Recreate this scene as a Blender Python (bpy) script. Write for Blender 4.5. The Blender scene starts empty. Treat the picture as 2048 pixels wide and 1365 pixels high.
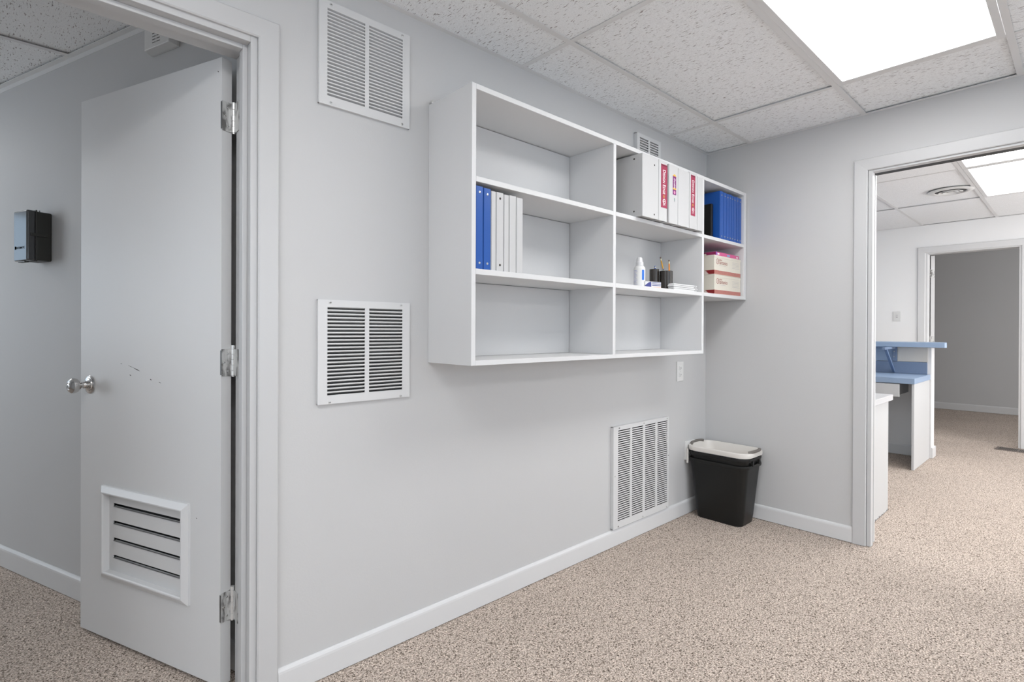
import bpy, bmesh, math, random
from mathutils import Vector, Matrix
random.seed(7)
S = bpy.context.scene
COL = S.collection
PI = math.pi

# ------------------------------------------------------------------ camera
def make_camera():
    f, yaw, pitch, roll = 1063.92, 0.824516, -0.0025155, 0.0040591
    fw = Vector((math.cos(yaw)*math.cos(pitch), math.sin(yaw)*math.cos(pitch), math.sin(pitch)))
    r = Vector((math.sin(yaw), -math.cos(yaw), 0))
    u = r.cross(fw)
    c, s = math.cos(roll), math.sin(roll)
    r2 = c*r + s*u
    u2 = -s*r + c*u
    cam = bpy.data.cameras.new('camera')
    cam.sensor_fit = 'HORIZONTAL'
    cam.sensor_width = 36.0
    cam.lens = f/2048*36.0
    cam.shift_y = -(682.5-664.09)/2048
    cam.clip_start = 0.02
    o = bpy.data.objects.new('camera', cam)
    COL.objects.link(o)
    m = Matrix((r2, u2, -fw)).transposed().to_4x4()
    m.translation = Vector((-3.34113, -1.71918, 1.15339))
    o.matrix_world = m
    S.camera = o
make_camera()

# ------------------------------------------------------------------ world, exposure
w = bpy.data.worlds.new('world')
S.world = w
w.use_nodes = True
w.node_tree.nodes['Background'].inputs[0].default_value = (0.62, 0.80, 1.0, 1)   # daylight seen through the windows
w.node_tree.nodes['Background'].inputs[1].default_value = 1.6
S.view_settings.view_transform = 'Standard'
S.view_settings.look = 'None'
S.view_settings.gamma = 1.0
S.view_settings.exposure = 0.33
S.view_settings.use_curve_mapping = False
LAMP_MAIN = 8.4      # emission of the ceiling light diffusers, main room
LAMP_RIGHT = 5.3     # office beyond the wide opening
LAMP_LEFT = 4.2      # added unseen panel in the room beyond the swing door

def daylight(name, loc, direction, wd, ht, power, col=(1.0, 0.97, 0.94)):
    """fill area light just outside an unseen window opening, standing in for daylight"""
    l = bpy.data.lights.new(name, 'AREA'); l.shape = 'RECTANGLE'; l.size = wd; l.size_y = ht; l.energy = power; l.color = col
    o = bpy.data.objects.new(name, l); COL.objects.link(o)
    o.location = loc; o.rotation_euler = Vector(direction).to_track_quat('-Z', 'Y').to_euler()
    return o
daylight('fill_front', (-1.95, -4.70, 1.35), (0, 1, 0), 3.4, 1.5, 16)  # added fill from behind the camera, evens out the near room
daylight('fill_left', (-6.31, -2.2, 1.35), (1, 0, 0), 2.6, 1.5, 11)  # added fill from the left end of the near room
daylight('daylight_side_room', (-6.31, 3.3, 1.45), (1, 0, 0), 1.4, 1.4, 20, (0.95, 0.98, 1.0))
daylight('fill_office', (2.0, -4.70, 1.35), (0, 1, 0), 3.0, 1.5, 92)  # added fill that lifts the office walls and ceiling
daylight('fill_closet', (5.4, -4.70, 1.35), (0, 1, 0), 1.6, 1.4, 42)  # added fill for the dim room, source unseen

# ------------------------------------------------------------------ materials
MATS = {}
def mat(name, col, rough=0.55, metal=0.0, bump=0.0, bscale=60, var=0.0, spec=0.5, emis=None, alpha=None):
    if name in MATS: return MATS[name]
    m = bpy.data.materials.new(name)
    m.use_nodes = True
    nt = m.node_tree
    b = nt.nodes['Principled BSDF']
    b.inputs['Base Color'].default_value = (*col, 1)
    b.inputs['Roughness'].default_value = rough
    b.inputs['Metallic'].default_value = metal
    b.inputs['Specular IOR Level'].default_value = spec
    tc = nt.nodes.new('ShaderNodeTexCoord')
    n = nt.nodes.new('ShaderNodeTexNoise')
    n.inputs['Scale'].default_value = bscale
    n.inputs['Detail'].default_value = 3
    nt.links.new(tc.outputs['Object'], n.inputs['Vector'])
    if bump:
        bp = nt.nodes.new('ShaderNodeBump')
        bp.inputs['Strength'].default_value = bump
        bp.inputs['Distance'].default_value = 0.002
        nt.links.new(n.outputs['Fac'], bp.inputs['Height'])
        nt.links.new(bp.outputs['Normal'], b.inputs['Normal'])
    if var:
        n2 = nt.nodes.new('ShaderNodeTexNoise')
        n2.inputs['Scale'].default_value = 2.3
        n2.inputs['Detail'].default_value = 4
        nt.links.new(tc.outputs['Object'], n2.inputs['Vector'])
        mr = nt.nodes.new('ShaderNodeMapRange')
        mr.inputs['To Min'].default_value = 1-var
        mr.inputs['To Max'].default_value = 1+var
        nt.links.new(n2.outputs['Fac'], mr.inputs['Value'])
        mx = nt.nodes.new('ShaderNodeMix')
        mx.data_type = 'RGBA'; mx.blend_type = 'MULTIPLY'
        mx.inputs['Factor'].default_value = 1
        mx.inputs['A'].default_value = (*col, 1)
        nt.links.new(mr.outputs['Result'], mx.inputs['B'])
        nt.links.new(mx.outputs['Result'], b.inputs['Base Color'])
    if emis:
        b.inputs['Emission Color'].default_value = (*col, 1)
        b.inputs['Emission Strength'].default_value = emis
    MATS[name] = m
    return m

wall_m = mat('wall_paint', (0.558, 0.557, 0.557), 0.6, bump=0.12, bscale=140, var=0.012)
trim_m = mat('trim_paint', (0.67, 0.67, 0.672), 0.38, bump=0.06, bscale=50)
casing_m = mat('trim_paint_dimmed', (0.545, 0.545, 0.547), 0.38, bump=0.06, bscale=50)  # same paint as the trim, darkened to offset too much side light
door_m = mat('door_paint', (0.67, 0.67, 0.67), 0.42, bump=0.05, bscale=40, var=0.015)
shelf_m = mat('shelf_paint', (0.68, 0.68, 0.682), 0.45, bump=0.05, bscale=60)
back_m = mat('shelf_back_paint', (0.61, 0.61, 0.612), 0.6, bump=0.08, bscale=120)
grid_m = mat('grid_metal_paint', (0.74, 0.74, 0.74), 0.45)
grille_m = mat('grille_enamel', (0.66, 0.66, 0.66), 0.4)
dark_m = mat('recess_shade_black', (0.02, 0.02, 0.02), 0.8)  # black standing in for shade inside grilles, door louver and register slots
steel_m = mat('brushed_nickel', (0.62, 0.61, 0.60), 0.22, metal=1.0)
worn_m = mat('painted_worn_steel', (0.55, 0.54, 0.53), 0.38, metal=0.35, bump=0.2, bscale=90)
def worn():
    nt = worn_m.node_tree; b = nt.nodes['Principled BSDF']
    tc = nt.nodes.new('ShaderNodeTexCoord'); n = nt.nodes.new('ShaderNodeTexNoise')
    mp = nt.nodes.new('ShaderNodeMapping'); mp.inputs['Scale'].default_value = (60, 60, 22)
    n.inputs['Scale'].default_value = 1; n.inputs['Detail'].default_value = 3
    r = nt.nodes.new('ShaderNodeValToRGB'); e = r.color_ramp.elements
    e[0].position = 0.50; e[0].color = (0.60, 0.60, 0.59, 1); e[1].position = 0.64; e[1].color = (0.17, 0.165, 0.16, 1)
    nt.links.new(tc.outputs['Object'], mp.inputs['Vector']); nt.links.new(mp.outputs['Vector'], n.inputs['Vector'])
    nt.links.new(n.outputs['Fac'], r.inputs['Fac']); nt.links.new(r.outputs['Color'], b.inputs['Base Color'])
worn()
hingelip_m = mat('hinge_dark_steel', (0.18, 0.18, 0.18), 0.4, metal=0.8)
chip_hole_m = mat('chip_and_hole_dark', (0.05, 0.045, 0.04), 0.7)  # paint chips, and flat dark marks painting the shade inside slots and holes
black_m = mat('black_plastic', (0.011, 0.011, 0.0105), 0.36, bump=0.15, bscale=300, spec=0.3)
olive_m = mat('dark_bronze_enamel', (0.026, 0.026, 0.022), 0.42)
gloss_m = mat('glossy_dark_enamel', (0.03, 0.032, 0.034), 0.12, spec=1.0)
blue_b = mat('blue_vinyl', (0.010, 0.085, 0.37), 0.33, bump=0.05, bscale=200)
white_b = mat('white_vinyl', (0.57, 0.57, 0.57), 0.3)
white_p = mat('white_plastic', (0.72, 0.72, 0.71), 0.35)
cream_p = mat('cream_plastic', (0.70, 0.67, 0.63), 0.4)
gray_grip = mat('gray_rubber', (0.16, 0.145, 0.13), 0.55)
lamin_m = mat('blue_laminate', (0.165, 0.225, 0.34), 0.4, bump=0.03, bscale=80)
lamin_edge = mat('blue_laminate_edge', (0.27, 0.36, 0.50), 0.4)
cab_m = mat('cabinet_laminate', (0.54, 0.545, 0.55), 0.45)
beige_m = mat('beige_panel', (0.60, 0.58, 0.54), 0.5)
maroon_m = mat('maroon_label', (0.34, 0.03, 0.075), 0.45)
purple_m = mat('purple_label', (0.20, 0.015, 0.16), 0.45)
yellow_m = mat('yellow_print', (0.75, 0.45, 0.05), 0.5)
print_w = mat('white_print', (0.85, 0.85, 0.85), 0.5)
print_r = mat('red_print', (0.30, 0.05, 0.04), 0.5)
print_g = mat('grey_print', (0.42, 0.40, 0.42), 0.5)
print_lb = mat('pale_blue_print', (0.45, 0.47, 0.68), 0.5)
carton_m = mat('cream_card', (0.70, 0.66, 0.57), 0.6)
pink_m = mat('pink_card', (0.62, 0.10, 0.26), 0.4)
pinkside_m = mat('magenta_card', (0.28, 0.02, 0.10), 0.4)
paper_m = mat('white_paper', (0.68, 0.68, 0.68), 0.6)
tee_m = mat('clear_grey_tape', (0.45, 0.45, 0.45), 0.3)
pencil_y = mat('pencil_yellow', (0.62, 0.33, 0.03), 0.4)
pencil_o = mat('pencil_orange', (0.80, 0.26, 0.015), 0.4)
ferrule_m = mat('ferrule', (0.55, 0.5, 0.35), 0.3, metal=0.8)
eraser_m = mat('eraser_dark', (0.10, 0.06, 0.05), 0.7)
navy_m = mat('navy_card', (0.02, 0.03, 0.20), 0.4)
brown_m = mat('brown_register', (0.14, 0.115, 0.10), 0.5)
void_m = mat('plenum', (0.03, 0.03, 0.03), 0.9)

def diffuser_mat(name, strength):
    m = mat(name, (1.0, 0.995, 0.99), 0.5)
    b = m.node_tree.nodes['Principled BSDF']
    nt = m.node_tree
    b.inputs['Base Color'].default_value = (0.8, 0.8, 0.8, 1)
    b.inputs['Emission Color'].default_value = (0.99, 0.99, 0.99, 1)
    b.inputs['Emission Strength'].default_value = strength
    return m
lens_main = diffuser_mat('prismatic_lens_main', LAMP_MAIN)
lens_right = diffuser_mat('prismatic_lens_office', LAMP_RIGHT)
lens_left = diffuser_mat('prismatic_lens_side_room', LAMP_LEFT)

def carpet_mat():
    m = bpy.data.materials.new('carpet'); m.use_nodes = True
    nt = m.node_tree; b = nt.nodes['Principled BSDF']
    b.inputs['Roughness'].default_value = 0.95
    b.inputs['Specular IOR Level'].default_value = 0.1
    tc = nt.nodes.new('ShaderNodeTexCoord')
    n1 = nt.nodes.new('ShaderNodeTexNoise'); n1.inputs['Scale'].default_value = 185; n1.inputs['Detail'].default_value = 2
    n1.inputs['Roughness'].default_value = 0.6
    nt.links.new(tc.outputs['Object'], n1.inputs['Vector'])
    r1 = nt.nodes.new('ShaderNodeValToRGB')
    e = r1.color_ramp.elements
    e[0].position = 0.30; e[0].color = (0.17, 0.125, 0.098, 1)
    e[1].position = 0.62; e[1].color = (0.72, 0.63, 0.555, 1)
    k = e.new(0.45); k.color = (0.385, 0.318, 0.272, 1)
    nt.links.new(n1.outputs['Fac'], r1.inputs['Fac'])
    n2 = nt.nodes.new('ShaderNodeTexNoise'); n2.inputs['Scale'].default_value = 1.6; n2.inputs['Detail'].default_value = 5
    nt.links.new(tc.outputs['Object'], n2.inputs['Vector'])
    mr = nt.nodes.new('ShaderNodeMapRange'); mr.inputs['To Min'].default_value = 0.88; mr.inputs['To Max'].default_value = 1.12
    nt.links.new(n2.outputs['Fac'], mr.inputs['Value'])
    mx = nt.nodes.new('ShaderNodeMix'); mx.data_type = 'RGBA'; mx.blend_type = 'MULTIPLY'; mx.inputs['Factor'].default_value = 1
    nt.links.new(r1.outputs['Color'], mx.inputs['A']); nt.links.new(mr.outputs['Result'], mx.inputs['B'])
    vo = nt.nodes.new('ShaderNodeTexVoronoi'); vo.inputs['Scale'].default_value = 215
    nt.links.new(tc.outputs['Object'], vo.inputs['Vector'])
    sp_ = nt.nodes.new('ShaderNodeSeparateColor'); nt.links.new(vo.outputs['Color'], sp_.inputs['Color'])
    r3 = nt.nodes.new('ShaderNodeValToRGB'); q = r3.color_ramp.elements
    q[0].position = 0.0; q[0].color = (0.20, 0.18, 0.16, 1); q[1].position = 1.0; q[1].color = (1.28, 1.27, 1.26, 1)
    k3 = q.new(0.10); k3.color = (0.50, 0.48, 0.46, 1)
    k4 = q.new(0.22); k4.color = (0.86, 0.85, 0.84, 1)
    k5 = q.new(0.80); k5.color = (1.10, 1.10, 1.10, 1)
    nt.links.new(sp_.outputs['Red'], r3.inputs['Fac'])
    mv = nt.nodes.new('ShaderNodeMix'); mv.data_type = 'RGBA'; mv.blend_type = 'MULTIPLY'; mv.inputs['Factor'].default_value = 1
    nt.links.new(mx.outputs['Result'], mv.inputs['A']); nt.links.new(r3.outputs['Color'], mv.inputs['B'])
    nt.links.new(mv.outputs['Result'], b.inputs['Base Color'])
    bp = nt.nodes.new('ShaderNodeBump'); bp.inputs['Strength'].default_value = 0.25; bp.inputs['Distance'].default_value = 0.003
    nt.links.new(n1.outputs['Fac'], bp.inputs['Height']); nt.links.new(bp.outputs['Normal'], b.inputs['Normal'])
    return m
carpet_m = carpet_mat()

def tile_mat(name, fissure, col):
    m = bpy.data.materials.new(name); m.use_nodes = True
    nt = m.node_tree; b = nt.nodes['Principled BSDF']
    b.inputs['Roughness'].default_value = 0.9
    b.inputs['Specular IOR Level'].default_value = 0.15
    tc = nt.nodes.new('ShaderNodeTexCoord')
    # slight wobble so that the fissures do not run dead straight
    wob = nt.nodes.new('ShaderNodeTexNoise'); wob.inputs['Scale'].default_value = 9
    nt.links.new(tc.outputs['Object'], wob.inputs['Vector'])
    sc = nt.nodes.new('ShaderNodeVectorMath'); sc.operation = 'SCALE'; sc.inputs['Scale'].default_value = 0.03
    nt.links.new(wob.outputs['Color'], sc.inputs[0])
    ad = nt.nodes.new('ShaderNodeVectorMath'); ad.operation = 'ADD'
    nt.links.new(tc.outputs['Object'], ad.inputs[0]); nt.links.new(sc.outputs['Vector'], ad.inputs[1])
    mp = nt.nodes.new('ShaderNodeMapping'); mp.inputs['Scale'].default_value = (260, 44, 1)
    nt.links.new(ad.outputs['Vector'], mp.inputs['Vector'])
    n = nt.nodes.new('ShaderNodeTexNoise'); n.inputs['Scale'].default_value = 1; n.inputs['Detail'].default_value = 1.0
    nt.links.new(mp.outputs['Vector'], n.inputs['Vector'])
    r = nt.nodes.new('ShaderNodeValToRGB')
    e = r.color_ramp.elements
    e[0].position = 0.635; e[0].color = (1, 1, 1, 1)
    e[1].position = 0.72; e[1].color = (0.34, 0.30, 0.30, 1)
    nt.links.new(n.outputs['Fac'], r.inputs['Fac'])
    fine = nt.nodes.new('ShaderNodeTexNoise'); fine.inputs['Scale'].default_value = 260; fine.inputs['Detail'].default_value = 2
    nt.links.new(tc.outputs['Object'], fine.inputs['Vector'])
    mr = nt.nodes.new('ShaderNodeMapRange'); mr.inputs['From Min'].default_value = 0.3; mr.inputs['From Max'].default_value = 0.7
    mr.inputs['To Min'].default_value = 0.90; mr.inputs['To Max'].default_value = 1.08
    nt.links.new(fine.outputs['Fac'], mr.inputs['Value'])
    m1 = nt.nodes.new('ShaderNodeMix'); m1.data_type = 'RGBA'; m1.blend_type = 'MULTIPLY'; m1.inputs['Factor'].default_value = fissure
    m1.inputs['A'].default_value = (*col, 1)
    nt.links.new(r.outputs['Color'], m1.inputs['B'])
    m2 = nt.nodes.new('ShaderNodeMix'); m2.data_type = 'RGBA'; m2.blend_type = 'MULTIPLY'; m2.inputs['Factor'].default_value = 1
    nt.links.new(m1.outputs['Result'], m2.inputs['A']); nt.links.new(mr.outputs['Result'], m2.inputs['B'])
    nt.links.new(m2.outputs['Result'], b.inputs['Base Color'])
    return m
tile_m = tile_mat('fissured_tile', 1.0, (0.895, 0.91, 0.92))
tile_plain = tile_mat('plain_tile', 0.12, (0.885, 0.895, 0.905))

def stripe_mat(name, c1, c2, scale, rot):
    m = bpy.data.materials.new(name); m.use_nodes = True
    nt = m.node_tree; b = nt.nodes['Principled BSDF']; b.inputs['Roughness'].default_value = 0.5
    tc = nt.nodes.new('ShaderNodeTexCoord')
    mp = nt.nodes.new('ShaderNodeMapping'); mp.inputs['Rotation'].default_value = rot
    nt.links.new(tc.outputs['Object'], mp.inputs['Vector'])
    wv = nt.nodes.new('ShaderNodeTexWave'); wv.inputs['Scale'].default_value = scale; wv.inputs['Distortion'].default_value = 1.2
    wv.inputs['Detail'].default_value = 2; wv.inputs['Detail Scale'].default_value = 3
    nt.links.new(mp.outputs['Vector'], wv.inputs['Vector'])
    r = nt.nodes.new('ShaderNodeValToRGB'); e = r.color_ramp.elements
    e[0].position = 0.62; e[0].color = (*c1, 1); e[1].position = 0.8; e[1].color = (*c2, 1)
    nt.links.new(wv.outputs['Fac'], r.inputs['Fac']); nt.links.new(r.outputs['Color'], b.inputs['Base Color'])
    return m
band_m = stripe_mat('red_patterned_band', (0.36, 0.045, 0.035), (0.62, 0.40, 0.34), 60, (0, 0.6, 0))
bandside_m = stripe_mat('dark_red_patterned_band', (0.24, 0.012, 0.014), (0.7, 0.6, 0.55), 14, (0.9, 0, 0.4))

# ------------------------------------------------------------------ mesh building
class MB:
    def __init__(self):
        self.v = []; self.f = []; self.mi = []; self.mats = []; self.cur = 0; self.sm = []
    def m(self, material):
        if material not in self.mats: self.mats.append(material)
        self.cur = self.mats.index(material)
        return self
    def _add(self, vs, fs, smooth=False):
        b = len(self.v)
        self.v += [tuple(x) for x in vs]
        for q in fs:
            self.f.append([b+i for i in q]); self.mi.append(self.cur); self.sm.append(smooth)
        return self
    def box(self, x0, x1, y0, y1, z0, z1, M=None, drop=()):
        vs = [Vector(p) for p in ((x0,y0,z0),(x1,y0,z0),(x1,y1,z0),(x0,y1,z0),(x0,y0,z1),(x1,y0,z1),(x1,y1,z1),(x0,y1,z1))]
        if M is not None: vs = [M @ p for p in vs]
        return self._add(vs, [(0,3,2,1),(4,5,6,7),(0,1,5,4),(1,2,6,5),(2,3,7,6),(3,0,4,7)])
    def prism(self, pts, a, b, axis, M=None, smooth=False):
        """closed polygon pts (2D) extruded along axis 'x','y','z' from a to b; pts are the other two axes in order"""
        def mk(p, t):
            if axis == 'x': return Vector((t, p[0], p[1]))
            if axis == 'y': return Vector((p[0], t, p[1]))
            return Vector((p[0], p[1], t))
        n = len(pts)
        vs = [mk(p, a) for p in pts] + [mk(p, b) for p in pts]
        if M is not None: vs = [M @ p for p in vs]
        self._add(vs, [list(range(n))[::-1], list(range(n, 2*n))])
        b0 = len(self.v)-2*n
        for i in range(n):
            j = (i+1) % n
            self.f.append([b0+i, b0+j, b0+n+j, b0+n+i]); self.mi.append(self.cur); self.sm.append(smooth)
        return self
    def cyl(self, p, q, r, r2=None, n=16, cap=True):
        p = Vector(p); q = Vector(q); d = (q-p).normalized()
        a = d.orthogonal().normalized(); b = d.cross(a)
        r2 = r if r2 is None else r2
        vs = [p + r*(math.cos(t)*a+math.sin(t)*b) for t in [2*PI*i/n for i in range(n)]]
        vs += [q + r2*(math.cos(t)*a+math.sin(t)*b) for t in [2*PI*i/n for i in range(n)]]
        self._add(vs, [[i, (i+1) % n, n+(i+1) % n, n+i] for i in range(n)], True)
        if cap:
            k = len(self.v)-2*n
            self.f.append([k+i for i in range(n)][::-1]); self.mi.append(self.cur); self.sm.append(False)
            self.f.append([k+n+i for i in range(n)]); self.mi.append(self.cur); self.sm.append(False)
        return self
    def lathe(self, prof, origin, axis, n=28):
        """prof: list of (r, h) along axis"""
        o = Vector(origin); d = Vector(axis).normalized()
        a = d.orthogonal().normalized(); b = d.cross(a)
        vs = []
        for r, h in prof:
            r = max(r, 1e-5)
            for i in range(n):
                t = 2*PI*i/n
                vs.append(o + d*h + r*(math.cos(t)*a+math.sin(t)*b))
        fs = []
        for k in range(len(prof)-1):
            for i in range(n):
                j = (i+1) % n
                fs.append([k*n+i, k*n+j, (k+1)*n+j, (k+1)*n+i])
        self._add(vs, fs, True)
        return self
    def loft(self, rings, closed_ends=(False, False), smooth=True):
        n = len(rings[0]); vs = [p for r in rings for p in r]; fs = []
        for k in range(len(rings)-1):
            for i in range(n):
                j = (i+1) % n
                fs.append([k*n+i, k*n+j, (k+1)*n+j, (k+1)*n+i])
        if closed_ends[0]: fs.append(list(range(n))[::-1])
        if closed_ends[1]: fs.append([(len(rings)-1)*n+i for i in range(n)])
        self._add(vs, fs, smooth)
        return self
    def tube(self, pts, r, n=10):
        rings = []
        pts = [Vector(p) for p in pts]
        prev = None
        for i, p in enumerate(pts):
            d = (pts[min(i+1, len(pts)-1)]-pts[max(i-1, 0)]).normalized()
            a = d.orthogonal().normalized() if prev is None else (prev-d*prev.dot(d)).normalized()
            prev = a; b = d.cross(a)
            rings.append([p + r*(math.cos(t)*a+math.sin(t)*b) for t in [2*PI*k/n for k in range(n)]])
        return self.loft(rings, (True, True))
    def build(self, name, material=None, parent=None, bevel=0.0, seg=2, recalc=True):
        me = bpy.data.meshes.new(name)
        me.from_pydata([tuple(v) for v in self.v], [], self.f)
        if material is not None: me.materials.append(material)
        else:
            for x in self.mats: me.materials.append(x)
        for p, mi, s in zip(me.polygons, self.mi, self.sm):
            p.material_index = 0 if material is not None else mi
            p.use_smooth = s
        bm = bmesh.new(); bm.from_mesh(me)
        if recalc: bmesh.ops.recalc_face_normals(bm, faces=bm.faces)
        if bevel:
            ed = [e for e in bm.edges if len(e.link_faces) == 2 and e.calc_face_angle(0) > 0.6]
            bmesh.ops.bevel(bm, geom=ed, offset=bevel, segments=seg, profile=0.5, affect='EDGES', clamp_overlap=True)
        for e in bm.edges:
            if len(e.link_faces) == 2 and e.calc_face_angle(0) > 0.6: e.smooth = False
        bm.to_mesh(me); bm.free()
        o = bpy.data.objects.new(name, me)
        COL.objects.link(o)
        if parent is not None: o.parent = parent
        return o

def tag(o, label=None, cat=None, group=None, kind=None):
    if label: o['label'] = label
    if cat: o['category'] = cat
    if group: o['group'] = group
    if kind: o['kind'] = kind
    return o
def thing(name, label, cat, loc=(0, 0, 0), rz=0.0, group=None, kind=None):
    o = bpy.data.objects.new(name, None)
    o.empty_display_size = 0.05
    COL.objects.link(o)
    o.location = loc; o.rotation_euler = (0, 0, rz)
    return tag(o, label, cat, group, kind)
def struct(name, mb, material, label, cat, bevel=0.0, seg=2):
    return tag(mb.build(name, material, None, bevel, seg), label, cat, kind='structure')
def children(o): return [c for c in bpy.data.objects if c.parent == o]
def copy_tree(o, parent=None):
    c = o.copy(); COL.objects.link(c); c.parent = parent
    for ch in children(o): copy_tree(ch, c)
    return c

_txt = {}
def text_verts(s, size, style=None):
    """returns verts, faces, width of a flat text mesh in the XY plane, baseline at origin"""
    cu = bpy.data.curves.new('t', 'FONT'); cu.body = s; cu.size = size; cu.fill_mode = 'FRONT'; cu.resolution_u = 3
    if style == 'shear': cu.shear = 0.25
    cu.offset = size*0.012
    o = bpy.data.objects.new('t', cu); COL.objects.link(o)
    dg = bpy.context.evaluated_depsgraph_get()
    dg.update()
    me = bpy.data.meshes.new_from_object(o.evaluated_get(dg))
    vs = [v.co.copy() for v in me.vertices]; fs = [list(p.vertices) for p in me.polygons]
    bpy.data.objects.remove(o); bpy.data.meshes.remove(me); bpy.data.curves.remove(cu)
    wd = max([v.x for v in vs]) if vs else 0
    return vs, fs, wd
def add_text(mb, s, size, origin, xdir, ydir, style=None, sx=1.0):
    vs, fs, wd = text_verts(s, size, style)
    o = Vector(origin); x = Vector(xdir); y = Vector(ydir)
    mb._add([o + x*(v.x*sx) + y*v.y for v in vs], fs)
    return wd*sx

H = 2.3235           # ceiling height
SX, SY = 1.2192, 0.6096
GX, GY = -0.4861, -0.2896    # first grid crossing, main room

# ================================================================== THE SETTING
b = MB(); b.box(-6.2, 7.1, -4.6, 4.4, -0.06, 0.0)
struct('floor', b, carpet_m, 'speckled beige loop carpet running through all the rooms', 'carpet floor')

# wall with the shelves: y 0..0.14, door opening x -3.66..-2.831
b = MB()
b.box(-2.8125, 0.13, 0, 0.14, 0, H+0.10)
b.box(-3.623, -2.8125, 0, 0.14, 2.0415, H+0.10)
b.box(-6.2, -3.623, 0, 0.14, 0, H+0.10)
struct('wall_back', b, wall_m, 'light grey painted wall carrying the open white shelves', 'wall')
# wall with the wide pocket opening: x 0..0.12, opening y -0.94..-1.76
b = MB()
b.box(0, 0.112, -0.912, 0, 0, H+0.10)
b.box(0, 0.112, -1.79, -0.912, 2.051, H+0.10)
b.box(0, 0.112, -4.6, -1.79, 0, H+0.10)
struct('wall_right', b, wall_m, 'light grey painted wall with the wide opening to the office', 'wall')
b = MB(); b.box(-6.32, -6.2, -0.9, 0.14, 0, H+0.1); b.box(-6.32, -6.2, -4.6, -3.5, 0, H+0.1); b.box(-6.32, -6.2, -3.5, -0.9, 0, 0.6); b.box(-6.32, -6.2, -3.5, -0.9, 2.1, H+0.1)
struct('wall_left', b, wall_m, 'light grey wall closing the near room on the left', 'wall')
b = MB(); b.box(-6.3, 7.1, -4.72, -4.6, 0, 0.6); b.box(-6.3, 7.1, -4.72, -4.6, 2.1, H+0.1)
for xa, xb in ((-6.3, -3.65), (-0.25, 0.5), (3.5, 4.6), (6.2, 7.1)): b.box(xa, xb, -4.72, -4.6, 0.6, 2.1)
struct('wall_front', b, wall_m, 'light grey wall behind the camera side of the rooms', 'wall')

# side room beyond the swing door: angled wall, far wall with window
T = Vector((-0.347, 0.938, 0)).normalized(); N = Vector((-0.938, -0.347, 0)).normalized()
W0 = Vector((-3.016, 0.816, 0))
ANG = math.atan2(T.y, T.x)
AW = Matrix.Translation(W0) @ Matrix.Rotation(ANG, 4, 'Z')     # local x = along the wall, local y = into the room (left of travel)
# local +y is 90 deg left of T  ->  equals N
b = MB(); b.box(-0.722, 3.9, -0.12, 0, 0, H+0.1, AW)
struct('wall_angled', b, wall_m, 'grey wall of the side room running at an angle behind the open door', 'wall')
b = MB()
b.box(-6.2, -3.6, 4.28, 4.4, 0, 0.9); b.box(-6.2, -3.6, 4.28, 4.4, 2.28, H+0.1); b.box(-6.2, -6.12, 4.28, 4.4, 0.9, 2.28); b.box(-5.15, -3.6, 4.28, 4.4, 0.9, 2.28)
struct('wall_far_left', b, wall_m, 'far wall of the side room', 'wall')
b = MB()
b.box(-6.32, -6.2, 0.14, 2.6, 0, H+0.1); b.box(-6.32, -6.2, 2.6, 4.0, 0, 0.75); b.box(-6.32, -6.2, 2.6, 4.0, 2.15, H+0.1); b.box(-6.32, -6.2, 4.0, 4.4, 0, H+0.1)
struct('wall_window_side', b, wall_m, 'side room wall with a daylight window', 'wall')

# office beyond the opening
FX = 3.945
b = MB()
b.box(FX, FX+0.12, -0.512, 2.6, 0, H+0.1)
b.box(FX, FX+0.12, -1.277, -0.512, 2.029, H+0.1)
b.box(FX, FX+0.12, -4.6, -1.277, 0, H+0.1)
struct('wall_office_far', b, mat('office_paint', (0.86, 0.86, 0.86), 0.55, bump=0.1, bscale=140), 'bright white office wall around the distant doorway', 'wall')
b = MB(); b.box(0.12, 7.1, 2.6, 2.72, 0, H+0.1)
struct('wall_office_side', b, wall_m, 'side wall of the office', 'wall')
b = MB(); b.box(6.85, 6.97, -4.6, 2.6, 0, H+0.1)
struct('wall_closet', b, wall_m, 'dim grey wall seen through the distant doorway', 'wall')

# ceilings
def light_panel(x0, x1, y0, y1, lens, name, label, group=None):
    t = thing(name, label, 'ceiling light', ((x0+x1)/2, (y0+y1)/2, H))
    if group: t['group'] = group
    hx, hy = (x1-x0)/2, (y1-y0)/2
    f = MB(); e = 0.013; wd = 0.026
    for (a, b_, c, d) in ((-hx+e, hx-e, -hy+e, -hy+e+wd), (-hx+e, hx-e, hy-e-wd, hy-e), (-hx+e, -hx+e+wd, -hy+e+wd, hy-e-wd), (hx-e-wd, hx-e, -hy+e+wd, hy-e-wd)):
        f.box(a, b_, c, d, -0.002, 0.010)
    f.build('door_frame', grid_m, t, bevel=0.0015)
    l = MB(); l.box(-hx+e+wd-0.002, hx-e-wd+0.002, -hy+e+wd-0.002, hy-e-wd+0.002, 0.004, 0.008)
    l.build('diffuser', lens, t)
    g = MB()
    g.box(-hx+0.02, hx-0.02, -hy+0.02, hy-0.02, 0.07, 0.08)
    g.build('housing', white_p, t)
    return t

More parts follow.
